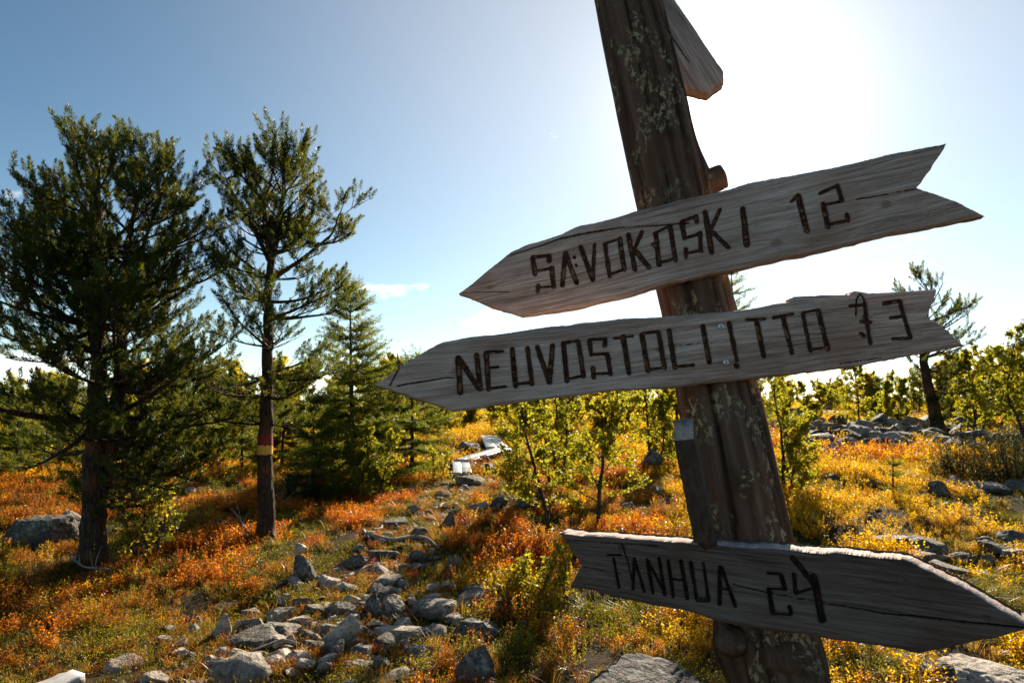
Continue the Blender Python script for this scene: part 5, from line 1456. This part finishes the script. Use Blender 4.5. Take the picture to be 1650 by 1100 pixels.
# ------------------------------------------------------------------ ground cover
SRC = bpy.data.collections.new('cover_sources')          # templates, never linked to the scene
def src_obj(name, V, F, tint, mat):
    me = new_mesh(name, V, F, {'tint': tint}, False, [mat])
    o = bpy.data.objects.new(name, me); SRC_CUR.objects.link(o); return o
def shrub_src(name, seed, nst, nlf, h, spread, ls, lw, mat, upright=0.6, leafup=0.2):
    rr = np.random.default_rng(seed); V, Q, T = [], [], []
    for k in range(nst):
        a = rr.uniform(0, 6.283); r0 = spread*0.55*rr.random()**0.5
        b = np.array([math.cos(a)*r0, math.sin(a)*r0, -0.02])
        hh = h*rr.uniform(0.6, 1.1)
        tip = b + np.array([rr.normal()*spread*(1 - upright) + math.cos(a)*spread*0.25, rr.normal()*spread*(1 - upright) + math.sin(a)*spread*0.25, hh])
        s = np.array([0.0016, 0.0008, 0]); n0 = len(V)
        V += [b - s, b + s, tip + s*0.4, tip - s*0.4]; T += [-1]*4; Q.append((n0, n0 + 1, n0 + 2, n0 + 3))
        tint_k = rr.random()
        for j in range(nlf):
            t = 0.2 + 0.8*(j + rr.random())/nlf
            p = b + (tip - b)*t
            aa = j*2.4 + rr.normal()*0.5
            d = np.array([math.cos(aa), math.sin(aa), leafup + rr.normal()*0.55 + 0.6*t]); d /= np.linalg.norm(d)
            w = np.cross(d, rr.normal(size=3)*0.6 + np.array([0, 0, 1])); w /= np.linalg.norm(w) + 1e-6
            l = ls*rr.uniform(0.7, 1.25)
            n0 = len(V); m = p + d*l*0.5
            V += [p, m + w*lw*0.5, p + d*l, m - w*lw*0.5]
            tt = float(np.clip(0.55*tint_k + 0.45*rr.random(), 0, 1)); T += [tt]*4
            Q.append((n0, n0 + 1, n0 + 2, n0 + 3))
    return src_obj(name, np.array(V), [np.array(Q)], np.array(T), mat)
def grass_src(name, seed, nb, h, spread, w, mat, lie=0.5):
    rr = np.random.default_rng(seed); V, Q, T = [], [], []
    for k in range(nb):
        a = rr.uniform(0, 6.283); b = np.array([rr.normal()*spread, rr.normal()*spread, -0.01])
        d = np.array([math.cos(a)*lie, math.sin(a)*lie, 1.0]); d /= np.linalg.norm(d)
        hh = h*rr.uniform(0.5, 1.15); s = np.array([-math.sin(a), math.cos(a), 0])*w*0.5
        m = b + d*hh*0.55; t = b + d*hh*0.9 + np.array([math.cos(a), math.sin(a), 0])*hh*0.35*lie + np.array([0, 0, -0.12*hh*lie])
        n0 = len(V); V += [b - s, b + s, m + s*0.8, m - s*0.8, t]; T += [float(rr.random())]*5
        Q.append((n0, n0 + 1, n0 + 2, n0 + 3)); Q.append((n0 + 3, n0 + 2, n0 + 4, n0 + 4))
    Q = np.array(Q); tri = Q[1::2, :3]
    return src_obj(name, np.array(V), [Q[0::2], tri], np.array(T), mat)
def scatter(name, label, cat, sources, P, rot, scl, idx, col):
    me = bpy.data.meshes.new(name)
    me.vertices.add(len(P)); me.vertices.foreach_set('co', np.asarray(P, np.float32).ravel())
    for nm, ty, dat, key in (('rot', 'FLOAT_VECTOR', rot, 'vector'), ('scl', 'FLOAT', scl, 'value'), ('idx', 'INT', idx, 'value'), ('col', 'FLOAT_COLOR', col, 'color')):
        a = me.attributes.new(nm, ty, 'POINT'); a.data.foreach_set(key, np.asarray(dat, np.int32 if ty == 'INT' else np.float32).ravel())
    o = link(name, me); tag(o, label, cat, None, 'stuff')
    ng = bpy.data.node_groups.new(name, 'GeometryNodeTree')
    ng.interface.new_socket('Geometry', in_out='INPUT', socket_type='NodeSocketGeometry')
    ng.interface.new_socket('Geometry', in_out='OUTPUT', socket_type='NodeSocketGeometry')
    gi, go = ng.nodes.new('NodeGroupInput'), ng.nodes.new('NodeGroupOutput')
    ci = ng.nodes.new('GeometryNodeCollectionInfo'); ci.inputs['Collection'].default_value = sources
    ci.inputs['Separate Children'].default_value = True; ci.inputs['Reset Children'].default_value = True
    iop = ng.nodes.new('GeometryNodeInstanceOnPoints'); iop.inputs['Pick Instance'].default_value = True
    def na(nm, ty):
        n = ng.nodes.new('GeometryNodeInputNamedAttribute'); n.data_type = ty; n.inputs['Name'].default_value = nm; return n.outputs['Attribute']
    ng.links.new(gi.outputs[0], iop.inputs['Points']); ng.links.new(ci.outputs[0], iop.inputs['Instance'])
    ng.links.new(na('idx', 'INT'), iop.inputs['Instance Index']); ng.links.new(na('rot', 'FLOAT_VECTOR'), iop.inputs['Rotation'])
    ng.links.new(na('scl', 'FLOAT'), iop.inputs['Scale']); ng.links.new(iop.outputs[0], go.inputs[0])
    md = o.modifiers.new('scatter', 'NODES'); md.node_group = ng
    return o
def new_sources(name):
    global SRC_CUR
    SRC_CUR = bpy.data.collections.new(name); return SRC_CUR
def wedge(n, y0, y1, power=1.0):          # points spread over the ground in view, per unit area
    y = np.sqrt(rng.uniform(y0*y0, y1*y1, n)); x = rng.uniform(-0.80, 0.80, n)*y
    return x, y
def keep_clear(x, y, f=1.0):
    k = np.ones(len(x), bool)
    for ex, ey, rx, ry in EXCL:
        k &= ((x - ex)/(rx*f))**2 + ((y - ey)/(ry*f))**2 > 1
    return k
ORANGE, RED, GOLD, OLIVE, RUST, GREEN, LEMON = (np.array(c) for c in ((.76, .22, .006), (.74, .06, .008), (.92, .50, .006), (.40, .30, .008), (.42, .125, .006), (.19, .21, .010), (.95, .70, .012)))
def palette(x, y, mode):
    n = len(x)
    a, b, c = fbm(x*0.55, y*0.55, seed=71, octv=3), fbm(x*1.3 + 9, y*1.3, seed=72, octv=2), fbm(x*2.2, y*2.2 + 4, seed=73, octv=2)
    redz = np.exp(-(((x + 2.2)/1.7)**2 + ((y - 9.2)/2.2)**2)) + 0.9*np.exp(-(((x - 6.3)/2.2)**2 + ((y - 12.8)/1.2)**2)) + 0.5*np.exp(-(((x + 0.1)/0.9)**2 + ((y - 8.5)/2.2)**2))
    goldz = smooth(0.16, 0.34, x/y)*smooth(14, 10, y) + 0.8*smooth(11, 15, y)
    left = smooth(-0.3, -0.5, x/y)
    wts = np.stack([0.55 + 1.4*(a - .5) + 0.9*redz + 0.35*left,                 # orange
                    0.05 + 1.3*np.maximum(a - .52, 0) + 0.6*redz,              # red
                    0.40 + 1.7*goldz + 1.4*(b - .5),                            # gold
                    0.36 + 1.9*(.5 - a) + 0.4*smooth(7, 4.5, y) - 0.3*goldz - .3*redz,   # olive
                    0.42 + 1.4*(c - .5) + 0.55*left + .35*smooth(7.5, 4.5, y)*smooth(0.2, 0.0, x/y),       # rust
                    0.16 + 1.1*(.5 - b) + 0.25*smooth(6, 4, y) - 0.2*goldz - .3*redz,    # green
                    0.07 + 0.35*goldz + 0.5*np.maximum(b - .5, 0)], -1)               # lemon
    wts = np.maximum(wts, 0.005)**2.6; wts /= wts.sum(1)[:, None]
    k = (rng.random(n)[:, None] > np.cumsum(wts, 1)).sum(1)
    C = np.stack([ORANGE, RED, GOLD, OLIVE, RUST, GREEN, LEMON])[np.minimum(k, 6)]
    C = C*rng.uniform(0.65, 1.1, n)[:, None]
    return np.concatenate([np.clip(C, 0, 0.95), np.ones((n, 1))], 1)
def rots(n, tilt=0.15): return np.stack([rng.normal(size=n)*tilt, rng.normal(size=n)*tilt, rng.uniform(0, 6.283, n)], -1)

def build_cover():
    global rng
    rng = np.random.default_rng(99)
    # dwarf shrubs, near
    near = new_sources('shrub_near')
    for k in range(6): shrub_src('sprig_near', 300 + k, 15, 13, 0.17 if k < 4 else 0.12, 0.11, 0.017, 0.0095, M['cover'], 0.62)
    x, y = wedge(17000, 2.6, 12.5)
    tr = np.maximum(near_line(x, y, TRAIL), 0.8*near_line(x, y, LITTER))
    patch = fbm(x*1.7, y*1.7, seed=81, octv=3)
    k = keep_clear(x, y) & (rng.random(len(x)) > 0.9*tr) & (rng.random(len(x)) < 0.25 + 3.4*(patch - 0.40))
    x, y, tr = x[k], y[k], tr[k]
    P = np.stack([x, y, ground_z(x, y)], -1)
    s = rng.uniform(0.55, 1.15, len(x))*(1 - 0.5*tr)*(0.35 + 1.35*fbm(x*1.4, y*1.4, seed=82, octv=2))
    scatter('dwarf_shrubs', 'orange, red and gold bilberry sprigs carpeting the near heath', 'dwarf shrubs', near, P, rots(len(x)), s, rng.integers(0, 6, len(x)), palette(x, y, 0))
    # dwarf shrubs, mid and far: coarser sprigs
    mid = new_sources('shrub_mid')
    for k in range(5): shrub_src('sprig_mid', 320 + k, 14, 9, 0.22, 0.17, 0.030, 0.017, M['cover'], 0.6)
    x, y = wedge(30000, 11.5, 42)
    k = keep_clear(x, y, 0.9) & (rng.random(len(x)) > 0.7*near_line(x, y, TRAIL)) & (fbm(x*0.8, y*0.8, seed=83) > 0.42)
    # the boulder field is nearly bare
    fld = np.exp(-(((x/y - 0.57)/0.23)**2 + ((y - 16.6)/3.4)**2)**2)
    k &= rng.random(len(x)) > 0.93*fld
    x, y = x[k], y[k]
    P = np.stack([x, y, ground_z(x, y)], -1)
    scatter('heath_shrubs', 'gold and orange dwarf shrubs covering the farther heath', 'dwarf shrubs', mid, P, rots(len(x)), rng.uniform(0.7, 1.3, len(x)), rng.integers(0, 5, len(x)), palette(x, y, 1))
    # dark low crowberry mats
    cro = new_sources('crowberry')
    for k in range(4): shrub_src('mat', 340 + k, 40, 9, 0.065, 0.13, 0.012, 0.005, M['cover'], 0.35, 0.5)
    x, y = wedge(14000, 2.6, 15)
    k = keep_clear(x, y, 0.85) & (fbm(x*1.9, y*1.9, seed=84) > 0.44)
    x, y = x[k], y[k]
    P = np.stack([x, y, ground_z(x, y)], -1)
    g = fbm(x*2.5, y*2.5, seed=85)[:, None]
    C = np.concatenate([(np.array([.05, .075, .010])*(1 - g) + np.array([.42, .34, .012])*g)*rng.uniform(.6, 1.2, (len(x), 1)), np.ones((len(x), 1))], 1)
    scatter('crowberry_mats', 'dark green crowberry and moss cushions between the stones', 'moss', cro, P, rots(len(x), .1), rng.uniform(0.6, 1.3, len(x)), rng.integers(0, 4, len(x)), C)
    # sprigs and moss hugging the stones
    E = np.array(EXCL); ne = len(E)
    rep_ = np.clip((14*(E[:, 2] + E[:, 3])/0.5).astype(int), 5, 60)
    ii = np.repeat(np.arange(ne), rep_); th = rng.uniform(0, 6.283, len(ii)); f = rng.uniform(0.98, 1.25, len(ii))
    x, y = E[ii, 0] + E[ii, 2]*f*np.cos(th), E[ii, 1] + E[ii, 3]*f*np.sin(th)
    k = keep_clear(x, y, 0.97); x, y = x[k], y[k]
    P = np.stack([x, y, ground_z(x, y) - 0.01], -1)
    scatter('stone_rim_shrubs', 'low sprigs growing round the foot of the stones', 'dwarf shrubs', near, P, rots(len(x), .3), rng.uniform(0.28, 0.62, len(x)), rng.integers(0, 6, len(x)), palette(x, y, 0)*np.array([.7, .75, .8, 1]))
    # dry grass
    gr = new_sources('grass')
    for k in range(4): grass_src('tuft', 360 + k, 26, 0.17, 0.035, 0.0032, M['grass'], 0.75 if k < 3 else 0.35)
    x, y = wedge(16000, 2.6, 15)
    lit = near_line(x, y, LITTER*np.array([1, 1, 1.6])); tr = near_line(x, y, TRAIL*np.array([1, 1, 1.3]))
    k = keep_clear(x, y, 1.0) & (rng.random(len(x)) < 0.10 + 0.75*lit + 0.22*tr + 0.25*(fbm(x*1.1, y*1.1, seed=86) > 0.58))
    x, y, lit = x[k], y[k], lit[k]
    P = np.stack([x, y, ground_z(x, y)], -1)
    u = rng.random((len(x), 1))
    C = np.concatenate([np.array([.62, .25, .02])*(1 - u) + np.array([.78, .50, .06])*u, np.ones((len(x), 1))], 1)
    scatter('dry_grass', 'straw and orange dry grass along the trail', 'grass', gr, P, rots(len(x), .25), rng.uniform(0.5, 1.1, len(x))*(1 - 0.35*lit), rng.integers(0, 4, len(x)), C)
build_cover()
